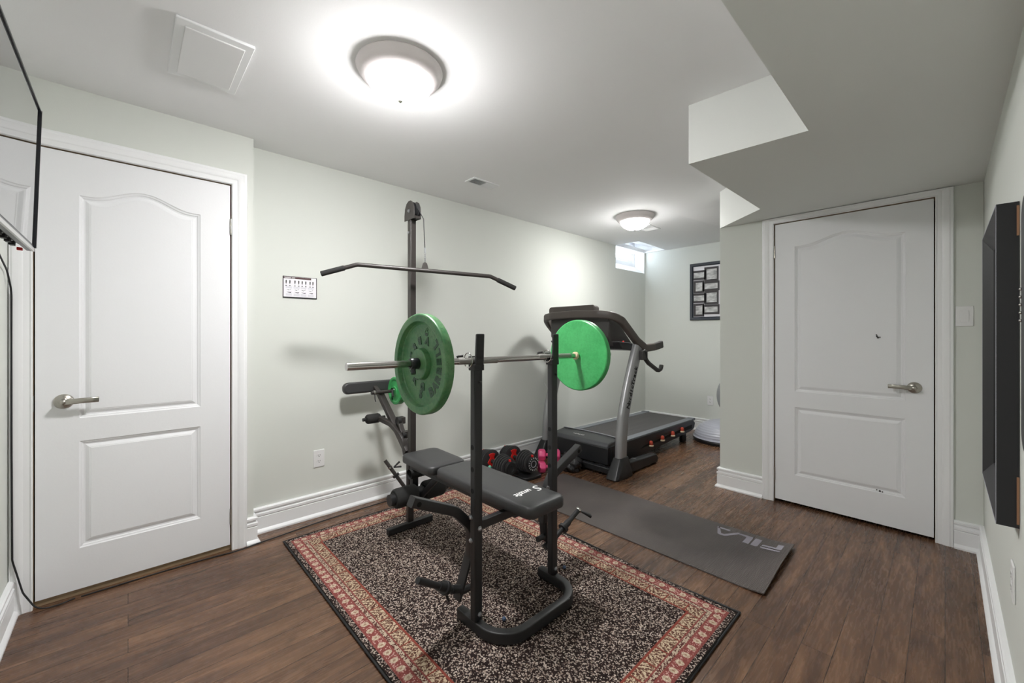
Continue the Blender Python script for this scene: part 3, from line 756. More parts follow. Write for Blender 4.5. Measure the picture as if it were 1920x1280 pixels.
for yy, side in ((1.045, -1), (1.520, 1)):
    up = MB().box(-1.340, -1.308, yy-.020, yy+.020, .056, 1.106).build('upright', M['steel'], bench, bevel=.004)
    for z in (0.59, 0.678, 0.768): MB().cyl((-1.325, yy-.0206, z), (-1.325, yy-.0195, z), .0105, 16).build('hole', M['hole'], up, smooth=False)
    MB().box(-1.345, -1.303, yy-.025, yy+.025, 1.083, 1.108).build('collar', M['plastic'], up, bevel=.002)
    # J hook: tall plate on the +X side, saddle, short lip behind
    hk = MB()
    prof = [(-1.302, 1.108), (-1.312, 1.230), (-1.316, 1.234), (-1.321, 1.230), (-1.313, 1.112), (-1.345, 1.106), (-1.353, 1.140), (-1.359, 1.140), (-1.352, 1.098), (-1.306, 1.098)]
    o2 = MB().prism(prof, lambda a, b: (a, yy-.020+(b-1.1)*.10, b), lambda a, b: (a, yy+.021+(b-1.1)*.10, b)); hk = o2.build('hook', M['plastic'], up, bevel=.002)
    bolt((-1.307, yy, .165-.02) if False else (-1.307, yy+.004, .085), (1, 0, 0))
    bolt((-1.307, yy+.004, .436), (1, 0, 0))
    for z in (.480, .385): bolt((-1.333, yy-.0205, z), (0, -1, 0))
    bolt((-1.307, yy+.004, 1.035), (1, 0, 0), .006, 'pull_pin', 'steel')
MB().box(-1.338, -1.310, 1.066, 1.500, .425, .462).build('crossbar', M['steel'], bench, bevel=.003)
MB().box(-2.25, -1.325, YB-.018, YB+.018, .405, .440).build('spine', M['steel'], bench, bevel=.003)
rl = MB()
for dy in (-.055, .055): rl.box(-2.12, -1.22, YB+dy-.010, YB+dy+.010, .452, .476)
rl.build('pad_rail', M['steel'], bench, bevel=.002)
# front strut and pivot under the head of the pad
MB().sweep([(-1.345, YB, .43), (-1.21, YB+.02, .475)], SQ).build('head_strut', M['steel'], bench)
def pad(name, x0, x1, y0, y1, z0, z1, lab=None, taper=0.0, tilt=0.0):
    n = 8; r = .035; L = []
    for cx, cy, s0 in ((x1-r, y0+r, -90), (x1-r, y1-r, 0), (x0+r, y1-r, 90), (x0+r, y0+r, 180)):
        for k in range(n+1):
            a = math.radians(s0+90*k/n); L.append((cx+r*math.cos(a), cy+r*math.sin(a)))
    cx, cy = (x0+x1)/2, (y0+y1)/2; rows = []
    e = .014
    for ins, z in ((.012, z0), (.002, z0+.004), (0, z0+.012), (0, z1-e), (.002, z1-e*.55), (.006, z1-e*.2), (.014, z1), (.05, z1+.002)):
        rows.append([(a-(a-cx)/abs(a-cx+1e-9)*min(ins, abs(a-cx)), b-(b-cy)/abs(b-cy+1e-9)*min(ins, abs(b-cy)), z+tilt*(a-cx)) for a, b in L])
    mb = MB().strip(rows, closed=True); m = len(L); mb.f.append(tuple(range(m))[::-1]); mb.f.append(tuple(range(7*m, 8*m)))
    o = mb.build(name, M['vinyl'], bench, ang=50)
    if lab: o['label'] = lab
    return o
pd = pad('back_pad', -1.835, -1.135, 1.170, 1.398, .479, .530)
pad('seat_pad', -2.175, -1.850, 1.155, 1.390, .484, .533, tilt=-.02)
lt = text_mb('S', .078, basis((-1.298, 1.378, .5325), (0, -1, 0), (1, 0, 0)), .0004, .0004, shear=.25)
l2 = text_mb('unzfit', .046, basis((-1.292, 1.322, .5325), (.04, -1, 0), (1, 0, 0)), .0004, .0006, shear=.2); lt.add(l2.v, l2.f)
lt.build('lettering', M['inkw'], pd, smooth=False)
# butterfly arms, hanging from the uprights; the farther one is swung a little wider
for s in (-1, 1):
    y_ = lambda d: YB+s*d
    XA = -1.392; w = 0.0 if s < 0 else 1.0
    e0, zt = (.500, .596) if s < 0 else (.535, .606)
    lo = .205+.050*w
    arm = MB().sweep(fillet([(XA, y_(e0), zt), (XA, y_(.30), .502), (XA, y_(lo), .400), (XA-.01, y_(lo), .28)], .12, 8), rect(.040, .040, .005), up=(1, 0, 0)).build('butterfly_arm', M['steel'], bench, ang=40)
    MB().cyl((XA-.02, y_(e0-.024), zt-.013), (XA+.0208, y_(e0-.024), zt-.013), .010, 16).build('hole', M['hole'], arm)
    lb_, zb = (.265, .105) if s < 0 else (.288, .165)
    MB().sweep([(XA-.005, y_(lo-.004), .35), (XA-.02, y_(lo+.012), .26), (XA-.03, y_(lb_), zb)], rect(.012, .048, .003), up=(1, 0, 0)).build('lever', M['steel'], arm)
    if s < 0: q0, q1, q2 = Vector((XA-.02, y_(.255), .150)), Vector((XA-.01, y_(.310), .176)), Vector((XA+.006, y_(.475), .288))
    else: q0, q1, q2 = Vector((XA-.02, y_(.275), .135)), Vector((XA-.01, y_(.345), .165)), Vector((XA-.004, y_(.540), .256))
    MB().cyl(q0, q1, .017, 18).build('peg_sleeve', M['steel'], arm)
    MB().cyl(q1, q2, .0130, 18).build('weight_peg', M['steel'], arm)
    dd = (q2-q1).normalized(); c0 = q1+dd*(.035 if s < 0 else .075)
    MB().cyl(c0-dd*.009, c0+dd*.009, .027, 20).build('peg_collar', M['plastic'], arm, bevel=.002)
    MB().cyl(c0+dd*.009, c0+dd*.045, .0175, 20).build('peg_tube', M['steel'], arm)
    MB().cyl((XA-.02, y_(lb_-.065), zb+.03), (XA-.02, y_(lb_), zb+.03), .014, 16).build('stub_cap', M['plastic'], arm)
    if s > 0:
        e = q2-dd*.006
        MB().lathe([(0, .013), (-.001, .0155), (.004, .0175), (.010, .0165), (.010, .011)], e, dd, 20).build('clip_ring', M['chrome'], arm)
        MB().sweep([e+Vector((.012, .012, -.004)), e+Vector((.03, .032, -.016)), e+Vector((.048, .052, -.030))], rect(.026, .012, .003), scale=[.6, 1.0, 1.25]).build('clip_grip', M['plastic'], arm)
    else:
        MB().sweep([c0+Vector((.0, 0, -.02)), c0+Vector((.0, .016, -.060))], circ(.0055, 8)).build('clip_grip', M['plastic'], arm)

# ---- tower
XT, YT = -2.318, 1.300
MB().box(XT-.018, XT+.018, YT-.155, YT+.155, .0125, .050).build('tower_foot', M['steel'], bench, bevel=.004)
# lower twin posts and plate
MB().box(XT-.019, XT+.012, YT-.020, YT+.018, .050, .50).build('lower_post', M['steel2'], bench, bevel=.003)
MB().box(XT+.035, XT+.068, YT-.022, YT+.018, .18, .470).build('leg_post', M['steel'], bench, bevel=.003)
MB().box(XT+.010, XT+.040, YT-.015, YT+.012, .20, .245).build('post_link', M['steel'], bench, bevel=.003)
tp = MB().box(XT-.002, XT+.038, YT-.019, YT+.019, .46, 2.035).build('tower_post', M['steel2'], bench, bevel=.003)
# pulley head: two cheeks and the wheel, arm towards the seat
hp = [(-.045, 0), (-.045, .035), (-.038, .075), (-.020, .105), (.005, .118), (.032, .118), (.058, .102), (.074, .072), (.078, .03), (.078, .0)]
for dy in (-.024, .019):
    hd = MB().prism([(a+XT+.012, b+1.945) for a, b in hp], lambda a, b: (a, YT+dy, b), lambda a, b: (a, YT+dy+.004, b)).build('pulley_cheek', M['steel2'], bench, bevel=.001)
MB().lathe([(-.012, 0), (-.012, .047), (-.006, .040), (.006, .040), (.012, .047), (.012, 0)], (XT+.048, YT, 2.005), (0, 1, 0), 32).build('pulley', M['plastic'], bench)
MB().box(XT+.036, XT+.088, YT-.018, YT+.018, 1.948, 1.962).build('pulley_guard', M['steel2'], bench)
bolt((XT+.028, YT-.0245, 2.0), (0, -1, 0), .010); bolt((XT+.016, YT-.0195, 1.868), (0, -1, 0), .007); bolt((XT+.016, YT+.0195, 1.868), (0, 1, 0), .007)
cx = XT+.048+.043
# lat cable: over the pulley, down to the bar; other run down the back
cp = [(cx+.066, YT, 1.72), (cx+.018, YT, 1.97)]
CXB = -2.160
cable = MB().sweep([(CXB, YT+.010, 1.742), (CXB-.01, YT+.006, 1.93), (XT+.088, YT, 2.012)], circ(.0028, 8)).build('cable', M['ink'], bench, ang=80)
MB().cyl((CXB, YT+.010, 1.725), (CXB, YT+.010, 1.755), .005, 12).build('cable_ferrule', M['zinc'], bench)
# seat support and diagonal brace
MB().sweep([(-2.215, YT-.01, .215), (-1.965, YT, .440)], rect(.022, .030, .004)).build('brace', M['steel'], bench)
MB().box(XT+.03, XT+.10, YT-.022, YT+.022, .452, .482).build('seat_bracket', M['steel'], bench, bevel=.003)
# foam rollers low, in front of the leg post
def roller(x, z, y0, y1, r, cap, nm='foam_roller'):
    ax = MB().cyl((x, y0-.030, z), (x, y1+.030, z), cap, 18).build('roller_axle', M['plastic'], bench)
    for a, b in ((y0, YT-.028), (YT+.028, y1)):
        n = 4; L = b-a
        MB().lathe([(0, 0), (0, r*.86), (.008, r*.97), (.02, r), (L-.02, r), (L-.008, r*.97), (L, r*.86), (L, 0)], (x, a, z), (0, 1, 0), 28).build(nm, M['foam'], ax, ang=50)
roller(-2.205, .268, 1.130, 1.462, .057, .034)
roller(-2.245, .375, YT+.01, YT+.10, .030, .014)
# low weight peg with spring clip, behind the post
p0, p1 = Vector((-2.345, 1.275, .265)), Vector((-2.425, 1.182, .435)); dd = (p1-p0).normalized()
pg = MB().cyl(p0, p1, .0115, 16).build('weight_peg', M['steel2'], bench)
MB().cyl(p0+dd*.085, p0+dd*.10, .022, 18).build('peg_flange', M['plastic'], pg)
q = p0+dd*.155
MB().lathe([(-.003, .0125), (-.003, .0155), (.003, .0155), (.003, .0125)], q, dd, 18).build('clip_ring', M['chrome'], pg)
for k, (a, b) in enumerate(((.035, .030), (.045, -.004))):
    MB().sweep([q+Vector((.012, .018, 0)), q+Vector((.02, .02+a, b))], rect(.016, .010, .004), scale=[.7, 1.0]).build('clip_grip', M['plastic'], pg)
# preacher curl assembly reaching back from the post
YL = 1.285
MB().sweep([(-2.322, YL, .490), (-2.705, YL, .812)], rect(.034, .042, .004), up=(0, 1, 0)).build('curl_lever', M['steel2'], bench)
MB().sweep(fillet([(-2.335, YL-.005, .475), (-2.37, YL-.005, .57), (-2.50, YL-.02, .640), (-2.64, YL-.05, .668)], .14, 8), rect(.030, .034, .004), up=(0, 1, 0)).build('curl_brace', M['steel2'], bench)
for (x, z, r) in ((-2.455, .665, .026), (-2.385, .585, .020)):
    MB().box(x-.022, x+.022, YL-.004, YL+.046, z-.020, z+.024).build('pivot_block', M['steel2'], bench, bevel=.004)
    MB().lathe([(0, 0), (0, r*.6), (.001, r*.6), (.001, r), (-.02, r), (-.02, 0)], (x+.008, YL-.008, z), (0, -1, 0), 22).build('pivot_bushing', M['plastic'], bench)
MB().sweep([(-2.325, YL+.005, .49), (-2.44, YL+.005, .66)], rect(.022, .030, .003), up=(0, 1, 0)).build('adjuster', M['steel2'], bench)
cr = MB().cyl((-2.64, 1.130, .665), (-2.64, YL, .665), .011, 14).build('curl_roller_axle', M['plastic'], bench)
MB().lathe([(0, 0), (0, .022), (.008, .030), (.016, .032), (.084, .032), (.094, .028), (.094, 0)], (-2.64, 1.152, .665), (0, 1, 0), 24).build('foam_roller', M['foam'], cr)
# arm curl pad: rounded slab against the wall side
T2 = Matrix.Translation((-2.79, 1.285, .862)) @ Matrix.Rotation(math.radians(-8), 4, 'Y')
cpd = MB().prism([(p[0], p[1]) for p in rect(.44, .080, .035, 6)], lambda a, b: T2 @ Vector((-.045, a, b)), lambda a, b: T2 @ Vector((0.0, a, b))).build('curl_pad', M['vinyl'], bench, bevel=.012, seg=3)
MB().sweep([(-2.70, YL, .80), (-2.80, YL, .855)], rect(.03, .03, .003), up=(0, 1, 0)).build('pad_bracket', M['steel2'], bench)
MB().cyl((-2.675, 1.205, .832), (-2.675, 1.52, .832), .0117, 16).build('plate_bar', M['steel2'], bench)

# small plates on that bar, with a spring clip
def small_plate(y, label):
    t = thing('weight_plate', (-2.675, y, .832), label, 'weight plate', 'small green plates on the curl bar')
    r = .098
    MB().lathe([(0, .0125), (0, .030), (.003, .032), (.006, .040), (.007, r*.72), (.002, r*.80), (0, r*.84), (0, r*.96), (.003, r), (.019, r), (.022, r*.96), (.022, .0125)], (-2.675, y, .832), (0, 1, 0), 40).build('plate', M['green'], t, ang=25)
small_plate(1.372, 'outer small green iron plate on the curl bar in front of the long wall')
small_plate(1.397, 'inner small green iron plate behind the outer one on the curl bar')
t = thing('spring_clip', (-2.675, 1.225, .832), 'chrome spring clip on the end of the curl bar beside the small green plates', 'clip', 'spring clips')
MB().lathe([(-.006, .0118), (-.006, .0155), (.006, .0155), (.006, .0118)], (-2.675, 1.225, .832), (0, 1, 0), 18).build('coil', M['chrome'], t)
MB().sweep([(-2.665, 1.225, .82), (-2.65, 1.22, .79), (-2.645, 1.222, .775)], circ(.004, 8)).build('grip', M['plastic'], t)
t = thing('collar_clip', (-2.675, 1.355, .832), 'dark star-shaped screw collar against the outer small green plate', 'clip')
sc = MB().lathe([(0, .0124), (0, .022), (.012, .022), (.012, .0124)], (-2.675, 1.357, .832), (0, 1, 0), 12)
sc.build('collar_ring', M['chrome'], t)
MB().sweep([(-2.665, 1.352, .845), (-2.648, 1.350, .80), (-2.655, 1.349, .775)], rect(.012, .008, .002)).build('wing', M['plastic'], t)

# lat bar
t = thing('lat_bar', (CXB, YT+.01, 1.625), 'long black lat pulldown bar with angled rubber ends, hanging from the tower cable', 'pulldown bar')
ux = Vector((-.451, -.893, .0)).normalized()
c = Vector((CXB, YT+.010, 1.617))
def lb(d, z): return c+ux*d+Vector((0, 0, z))
pts = [lb(.575, -.043), lb(.385, .018), lb(-.405, -.018), lb(-.57, -.088)]
br = MB().sweep(fillet(pts, .05, 6), circ(.0125, 16)).build('bar', M['steel2'], t, ang=60)
for a, b in ((pts[0], pts[1]), (pts[3], pts[2])):
    d_ = (b-a).normalized(); MB().lathe([(-.003, 0), (-.003, .013), (0, .0152), (.125, .0152), (.128, .0125)], a, d_, 18).build('rubber_grip', M['foam'], t)
MB().prism([(-.022, .008), (.022, .008), (.012, .045), (0, .052), (-.012, .045)], lambda a, b: c+ux*a+Vector((.003, -.002, b)), lambda a, b: c+ux*a+Vector((-.003, .002, b))).build('hanger_tab', M['steel2'], t, bevel=.001)
ch = MB()
for k in range(5):
    zc = 1.670+.013*k; L = circ(.0065, 10)
    ch.sweep([Vector((CXB+(p[0]*.8 if k % 2 else 0), YT+.010+(0 if k % 2 else p[0]*.8), zc+p[1]*1.3)) for p in L], circ(.0016, 6), closed=True, up=(1, 1, 0))
ch.build('chain', M['zinc'], t)

# ------------------------------------------------------------------ barbell, plates, collars
XBB, ZBB = -1.330, 1.1215
t = thing('barbell', (XBB, YB, ZBB), 'long chrome barbell resting in the hooks of the two uprights', 'barbell')
MB().cyl((XBB, .515, ZBB+.004), (XBB, 2.025, ZBB-.004), .0132, 28).build('bar', M['chrome'], t)
for a, b in ((.955, 1.16), (1.42, 1.66)):
    N_ = None
    MB().cyl((XBB, a, ZBB+.0015), (XBB, b, ZBB-.0015), .0136, 28).build('knurled_grip', M['greymetal'], t)
MB().lathe([(0, .013), (0, .018), (.006, .020), (.014, .020), (.014, .013)], (XBB, 1.700, ZBB-.002), (0, 1, 0), 24).build('inner_stop', M['cream'], t)
def big_plate(y, s, worn, label):
    """s: direction of the embossed face along Y"""
    t = thing('weight_plate', (XBB, y, ZBB), label, 'weight plate')
    r = .1865; mt = M['greenworn'] if worn else M['green']
    pr = [(0, .014), (0, r-.006), (.003, r-.001), (.006, r), (.030, r), (.034, r-.002), (.036, r-.006), (.036, r-.027), (.035, r-.029), (.020, r-.035), (.016, r-.040), (.014, .066), (.016, .060), (.034, .056), (.036, .053), (.036, .014)]
    p = MB().lathe(pr, (XBB, y, ZBB), (0, s, 0), 96).build('plate', mt, t, ang=22)
    return t, p
t1, p1_ = big_plate(.812, -1, True, 'near worn green iron plate with raised lettering, on the barbell over the seat end')
# raised ring lettering on the outward (-Y) face
def ring_letter(ch, deg, R, size, bold=.0022):
    a = math.radians(deg)   # seen from the camera side: +X is to the right, letter tops point inward
    er = Vector((math.cos(a), 0, math.sin(a))); ccw = Vector((-math.sin(a), 0, math.cos(a)))
    o = Vector((XBB, .7972, ZBB))+er*(R+size*.35)
    text_mb(ch, size, basis(o, ccw, -er), .0018, bold, align='CENTER').build('raised_letter', M['greenink'], p1_, smooth=False)
for k, ch_ in enumerate('BARBELL'): ring_letter(ch_, -59+16.3*k, .114, .045, .003)
for ch_, dg, R in (('B', 104, .090), ('S', 133, .086), ('2', 160, .084), ('1', 200, .084), ('K', 229, .086), ('G', 269, .088), ('5', 264, .118), ('V', 69, .094), ('9', 76, .124)): ring_letter(ch_, dg, R-.003, .037, .0028)
t2, p2_ = big_plate(1.722, 1, False, 'far bright green iron plate showing its smooth back, in front of the treadmill')
t = thing('barbell_collar', (XBB, .765, ZBB), 'black screw collar clamped against the near worn green plate', 'collar')
MB().lathe([(0, .0135), (0, .019), (.004, .021), (.030, .021), (.034, .019), (.034, .0135)], (XBB, .745, ZBB+.002), (0, 1, 0), 24).build('collar_ring', M['tvside'], t)
MB().cyl((XBB+.004, .755, ZBB-.015), (XBB+.012, .752, ZBB-.034), .009, 8).build('wing_screw', M['tvside'], t)
def spring(y, s, label):
    t = thing('spring_clip', (XBB, y, ZBB), label, 'clip', None)
    pts = [Vector((XBB-.026*math.cos(k*PI/10), y+.004*k/18*s, ZBB+.004+.030*math.sin(k*PI/10))) for k in range(-3, 17)]
    MB().sweep(pts, circ(.0024, 8), up=(0, 1, 0)).build('coil', M['chrome'], t, ang=80)
    MB().sweep([(XBB-.018, y-.010, ZBB+.022), (XBB-.030, y-.024*1, ZBB+.020), (XBB-.035, y-.03, ZBB+.016)], rect(.016, .010, .003)).build('grip', M['plastic'], t)
spring(1.006, 1, 'chrome spring clip on the barbell beside the near upright')
spring(1.485, 1, 'chrome spring clip on the barbell beside the upright nearer the treadmill')

# ------------------------------------------------------------------ treadmill
tm = thing('treadmill', (-2.36, 4.0, 0), 'dark treadmill with silver uprights standing along the left wall at the far end', 'treadmill')
XA0, XA1 = -2.775, -1.925
for X, nm in ((XA0, 'l'), (XA1, 'r')):
    path = [(X, 3.105, .11), (X, 3.115, .33), (X, 3.145, .52), (X, 3.225, .76), (X, 3.320, .98), (X, 3.405, 1.155)]
    u_ = MB().sweep(fillet(path, .4, 5), [(a, b) for a, b in rect(.064, .124, .028, 5)], up=(0, 1, 0)).build('upright', M['silver'], tm, ang=50)
    rows = []
    for z, y0_, y1_, hw in ((0.0, 2.955, 3.22, .058), (.012, 2.945, 3.225, .062), (.05, 2.97, 3.21, .060), (.16, 3.035, 3.178, .044), (.170, 3.045, 3.172, .040)):
        rows.append([(X+a*hw/.05, (y0_+y1_)/2+b*(y1_-y0_)/.1, z) for a, b in rect(.1, .1, .02, 4)])
    bt = MB().strip(rows, closed=True); m = len(rows[0]); bt.f.append(tuple(range(4*m, 5*m))); bt.f.append(tuple(range(m))[::-1]); bt.build('upright_boot', M['tblack'], tm, ang=30)
    MB().prism([(3.18, .015), (3.70, .010), (3.715, .05), (3.68, .092), (3.18, .112)], lambda a, b: (X-.036, a, b), lambda a, b: (X+.036, a, b)).build('base_arm', M['tblack'], tm, bevel=.010, seg=3)
    MB().cyl((X-.03, 3.66, .018), (X+.03, 3.66, .018), .018, 16).build('base_foot', M['plastic'], tm)
dirv = Vector((0, .33, 1)).normalized()
tx_ = MB()
for k, chh in enumerate('NordicTrack'):
    q = k/10; z = .60+.032*k
    # follow the lean of the post
    yy = 3.15+ (z-.60)*.36 + .04*(z-.6)
    kx = text_mb(chh, .064, basis((XA1+.0328, yy+.045, z), (0, .38, 1), (0, -1, 0)), .0005, .0022, align='CENTER')
    tx_.add(kx.v, kx.f)
tx_.build('lettering', M['ink'], tm, smooth=False)
MB().box(XA0, XA1, 3.015, 3.065, .022, .075).build('cross_tube', M['tblack'], tm, bevel=.008)
MB().box(XA1-.03, XA1+.01, 3.30, 3.35, .1045, .1055).build('sticker', M['inkw'], tm, smooth=False)
# motor hood
dx0, dx1 = -2.700, -2.030
hp_ = [(3.085, .115), (3.080, .238), (3.100, .260), (3.27, .282), (3.37, .262), (3.37, .10)]
MB().prism(hp_, lambda a, b: (dx0+.012, a, b), lambda a, b: (dx1-.012, a, b)).build('motor_hood', M['hood'], tm, bevel=.010, seg=3)
MB().prism([(3.075, .075), (3.072, .225), (3.1, .232), (3.3, .232), (3.3, .06)], lambda a, b: (dx0+.005, a, b), lambda a, b: (dx1-.005, a, b)).build('motor_cover_front', M['tblack'], tm, bevel=.006)
n = 16; rows = [[], []]
ar = MB(); A_ = []; B_ = []
for k in range(n+1):
    q = k/n; x = dx0+.015+(dx1-dx0-.03)*q; yy = 3.262+.03*math.sin(PI*q)
    A_.append((x, yy-.014, .2830)); B_.append((x, yy+.012, .2830))
ar.strip([[(x, y, z+.003) for x, y, z in A_], [(x, y, z+.003) for x, y, z in B_], [(x, y, z-.006) for x, y, z in B_], [(x, y, z-.006) for x, y, z in A_]])
ar.build('silver_strip', M['lightprint'], tm)
em = MB()
for k in range(6): em.box(-2.49+k*.022, -2.475+k*.022, 3.165-(k % 2)*.006, 3.180+(k % 3)*.004, .2685, .2712)
em.build('emblem', M['inkw'], tm, smooth=False)
# deck
MB().box(dx0+.085, dx1-.085, 3.30, 4.86, .215, .236).build('belt', M['belt'], tm, bevel=.004)
MB().cyl((dx0+.09, 4.865, .19), (dx1-.09, 4.865, .19), .045, 20).build('rear_roller', M['tblack'], tm)
MB().box(dx0+.05, dx1-.05, 3.30, 4.84, .145, .214).build('deck', M['tblack'], tm, smooth=False)
for s, xo in ((-1, dx0), (1, dx1)):
    xi = xo-s*.085
    MB().prism([(3.345, .246), (4.85, .236), (4.85, .222), (3.345, .226)], lambda a, b: (xi, a, b), lambda a, b: (xo-s*.006, a, b)).build('foot_rail', M['rail'], tm, bevel=.004)
    side = [(3.12, .060), (3.12, .236), (4.84, .228), (4.895, .185), (4.865, .125), (4.77, .105), (3.60, .048), (3.4, .045)]
    MB().prism(side, lambda a, b: (xo-s*.030, a, b), lambda a, b: (xo, a, b)).build('side_panel', M['tblack'], tm, bevel=.006)
    MB().prism([(3.62, .118), (3.70, .140), (4.80, .178), (4.80, .135), (4.3, .135)], lambda a, b: (xo-s*.002, a, b), lambda a, b: (xo+s*.0008, a, b)).build('side_slot', M['hole'], tm, smooth=False)
    MB().prism([(p[0]+4.87, p[1]+.228) for p in rect(.075, .028, .01, 3)], lambda a, b: (xi+s*.004, a, b), lambda a, b: (xo-s*.004, a, b)).build('rear_cap', M['rail'], tm, bevel=.004)
    MB().box(xo-s*.06, xo-s*.02, 4.60, 4.70, .0, .105).build('rear_foot', M['tblack'], tm, bevel=.006)
for yy, zz in ((3.815, .133), (4.055, .145), (4.29, .154), (4.52, .161)):
    cu = MB().lathe([(0, 0), (0, .026), (.010, .026), (.014, .020), (.014, 0)], (dx1+.010, yy, zz-.022), (0, 0, 1), 20).build('cushion_base', M['cream'], tm)
    MB().lathe([(0, 0), (0, .019), (.014, .021), (.028, .019), (.038, .012), (.041, 0)], (dx1+.010, yy, zz-.008), (0, 0, 1), 20).build('cushion', M['orange'], tm)
# console
pts = [(XA1+.02, 3.640, 1.112), (XA1+.02, 3.48, 1.105), (XA1+.015, 3.34, 1.175), (XA1, 3.12, 1.350), (XA1-.04, 3.035, 1.395), (XA1-.16, 2.995, 1.408), (-2.35, 2.975, 1.415), (XA0+.16, 2.995, 1.408), (XA0+.04, 3.035, 1.395), (XA0, 3.12, 1.350), (XA0-.015, 3.34, 1.175), (XA0-.02, 3.48, 1.105), (XA0-.02, 3.640, 1.112)]
MB().sweep(fillet(pts, .10, 4), rect(.052, .070, .014, 3)).build('console_frame', M['tgrey'], tm, ang=50)
for X, s in ((XA1+.02, 1), (XA0-.02, -1)):
    MB().sweep([(X, 3.642, 1.112), (X, 3.73, 1.123), (X, 3.80, 1.135)], rect(.046, .068, .010, 3)).build('handle_grip', M['tgrey2'], tm, bevel=.003)
    MB().sweep(fillet([(X+s*.028, 3.40, 1.09), (X+s*.028, 3.45, 1.00), (X+s*.028, 3.50, .965), (X+s*.028, 3.68, .885), (X+s*.028, 3.735, .90), (X+s*.028, 3.75, .935)], .02, 3), rect(.030, .034, .006), up=(1, 0, 0)).build('accessory_arm', M['tgrey2'], tm, ang=45)
    MB().box(X+s*.005, X+s*.045, 3.36, 3.455, 1.00, 1.085).build('arm_bracket', M['tgrey2'], tm, bevel=.006)
cs = [(3.060, 1.395), (3.060, 1.21), (3.120, 1.130), (3.44, 1.100), (3.48, 1.120), (3.16, 1.385)]
MB().prism(cs, lambda a, b: (XA0+.085, a, b), lambda a, b: (XA1-.085, a, b)).build('console_body', M['tgrey2'], tm, bevel=.014, seg=3)
MB().prism([(3.10, 1.17), (3.16, 1.10), (3.40, 1.080), (3.42, 1.15)], lambda a, b: (XA0+.04, a, b), lambda a, b: (XA1-.02, a, b)).build('console_under', M['tblack'], tm, bevel=.012, seg=3)
MB().prism([(p[0]*1.0, p[1]) for p in rect(.545, .090, .030, 5)], lambda a, b: (-2.395+a, 3.005-.0, 1.452+b), lambda a, b: (-2.395+a*.92, 3.105, 1.452+b*.85)).build('tablet_rest', M['tgrey'], tm, bevel=.010, seg=3)
MB().box(-2.45, -2.38, 2.996, 3.006, 1.447, 1.462).build('latch', M['tgrey2'], tm, bevel=.003)
MB().sweep(fillet([(-2.02, 3.05, 1.135), (-2.03, 3.04, 1.10), (-2.09, 3.04, 1.075), (-2.16, 3.04, 1.09), (-2.18, 3.05, 1.135)], .04, 4), circ(.0035, 8)).build('loose_wire', M['ink'], tm, ang=80)
MB().sphere((XA1-.045, 3.22, 1.165), .010, 12, 8).build('safety_key', M['red'], tm)
MB().sweep(fillet([(-2.16, 3.02, .012), (-2.10, 3.05, .11), (-2.02, 3.08, .012)], .06, 6), circ(.0035, 8)).build('power_wire', M['ink'], tm, ang=80)
# white wire behind the upright
t = thing('white_cord', (-2.88, 3.2, 0), 'thin white cord hanging by the wall behind the treadmill', 'cord')
MB().sweep(fillet([(-2.90, 3.20, .72), (-2.885, 3.27, .62), (-2.885, 3.27, .45), (-2.89, 3.2, .36), (-2.895, 3.18, .18)], .06, 5), circ(.003, 8)).build('cord', M['white'], t, ang=80)

# ------------------------------------------------------------------ balance trainer and ball
t = thing('balance_trainer', (-1.765, 5.0, 0), 'silver half-dome balance trainer on a black base, behind the treadmill', 'balance trainer')
pr = [(.045, .300)]; n = 72
for k in range(n+1):
    a = k/n*PI/2; r = .298*math.cos(a); h = .045+.205*math.sin(a)
    if r > .03: r += .0016*math.sin(k*2*PI/6)
    pr.append((h, max(0, r)))
pr[-1] = (pr[-1][0], 0)
MB().lathe(pr, (-1.765, 5.0, 0), (0, 0, 1), 64).build('dome', M['bosu'], t, ang=60)
MB().lathe([(0, 0), (0, .296), (.004, .306), (.030, .312), (.046, .306), (.050, .298), (.050, 0)], (-1.765, 5.0, 0), (0, 0, 1), 64).build('base_ring', M['plastic'], t, ang=30)
MB().lathe([(.044, .3085), (.047, .3125), (.053, .3095), (.053, .29)], (-1.765, 5.0, 0), (0, 0, 1), 64).build('grey_band', M['bosu'], t)
b_ = tag(MB().sphere((-1.530, 5.055, .535), .300, 48, 28).build('exercise_ball', M['ballgrey'], loc=(-1.530, 5.055, .535), ang=80), 'large grey exercise ball partly hidden behind the closet wall, above the balance trainer', 'exercise ball')

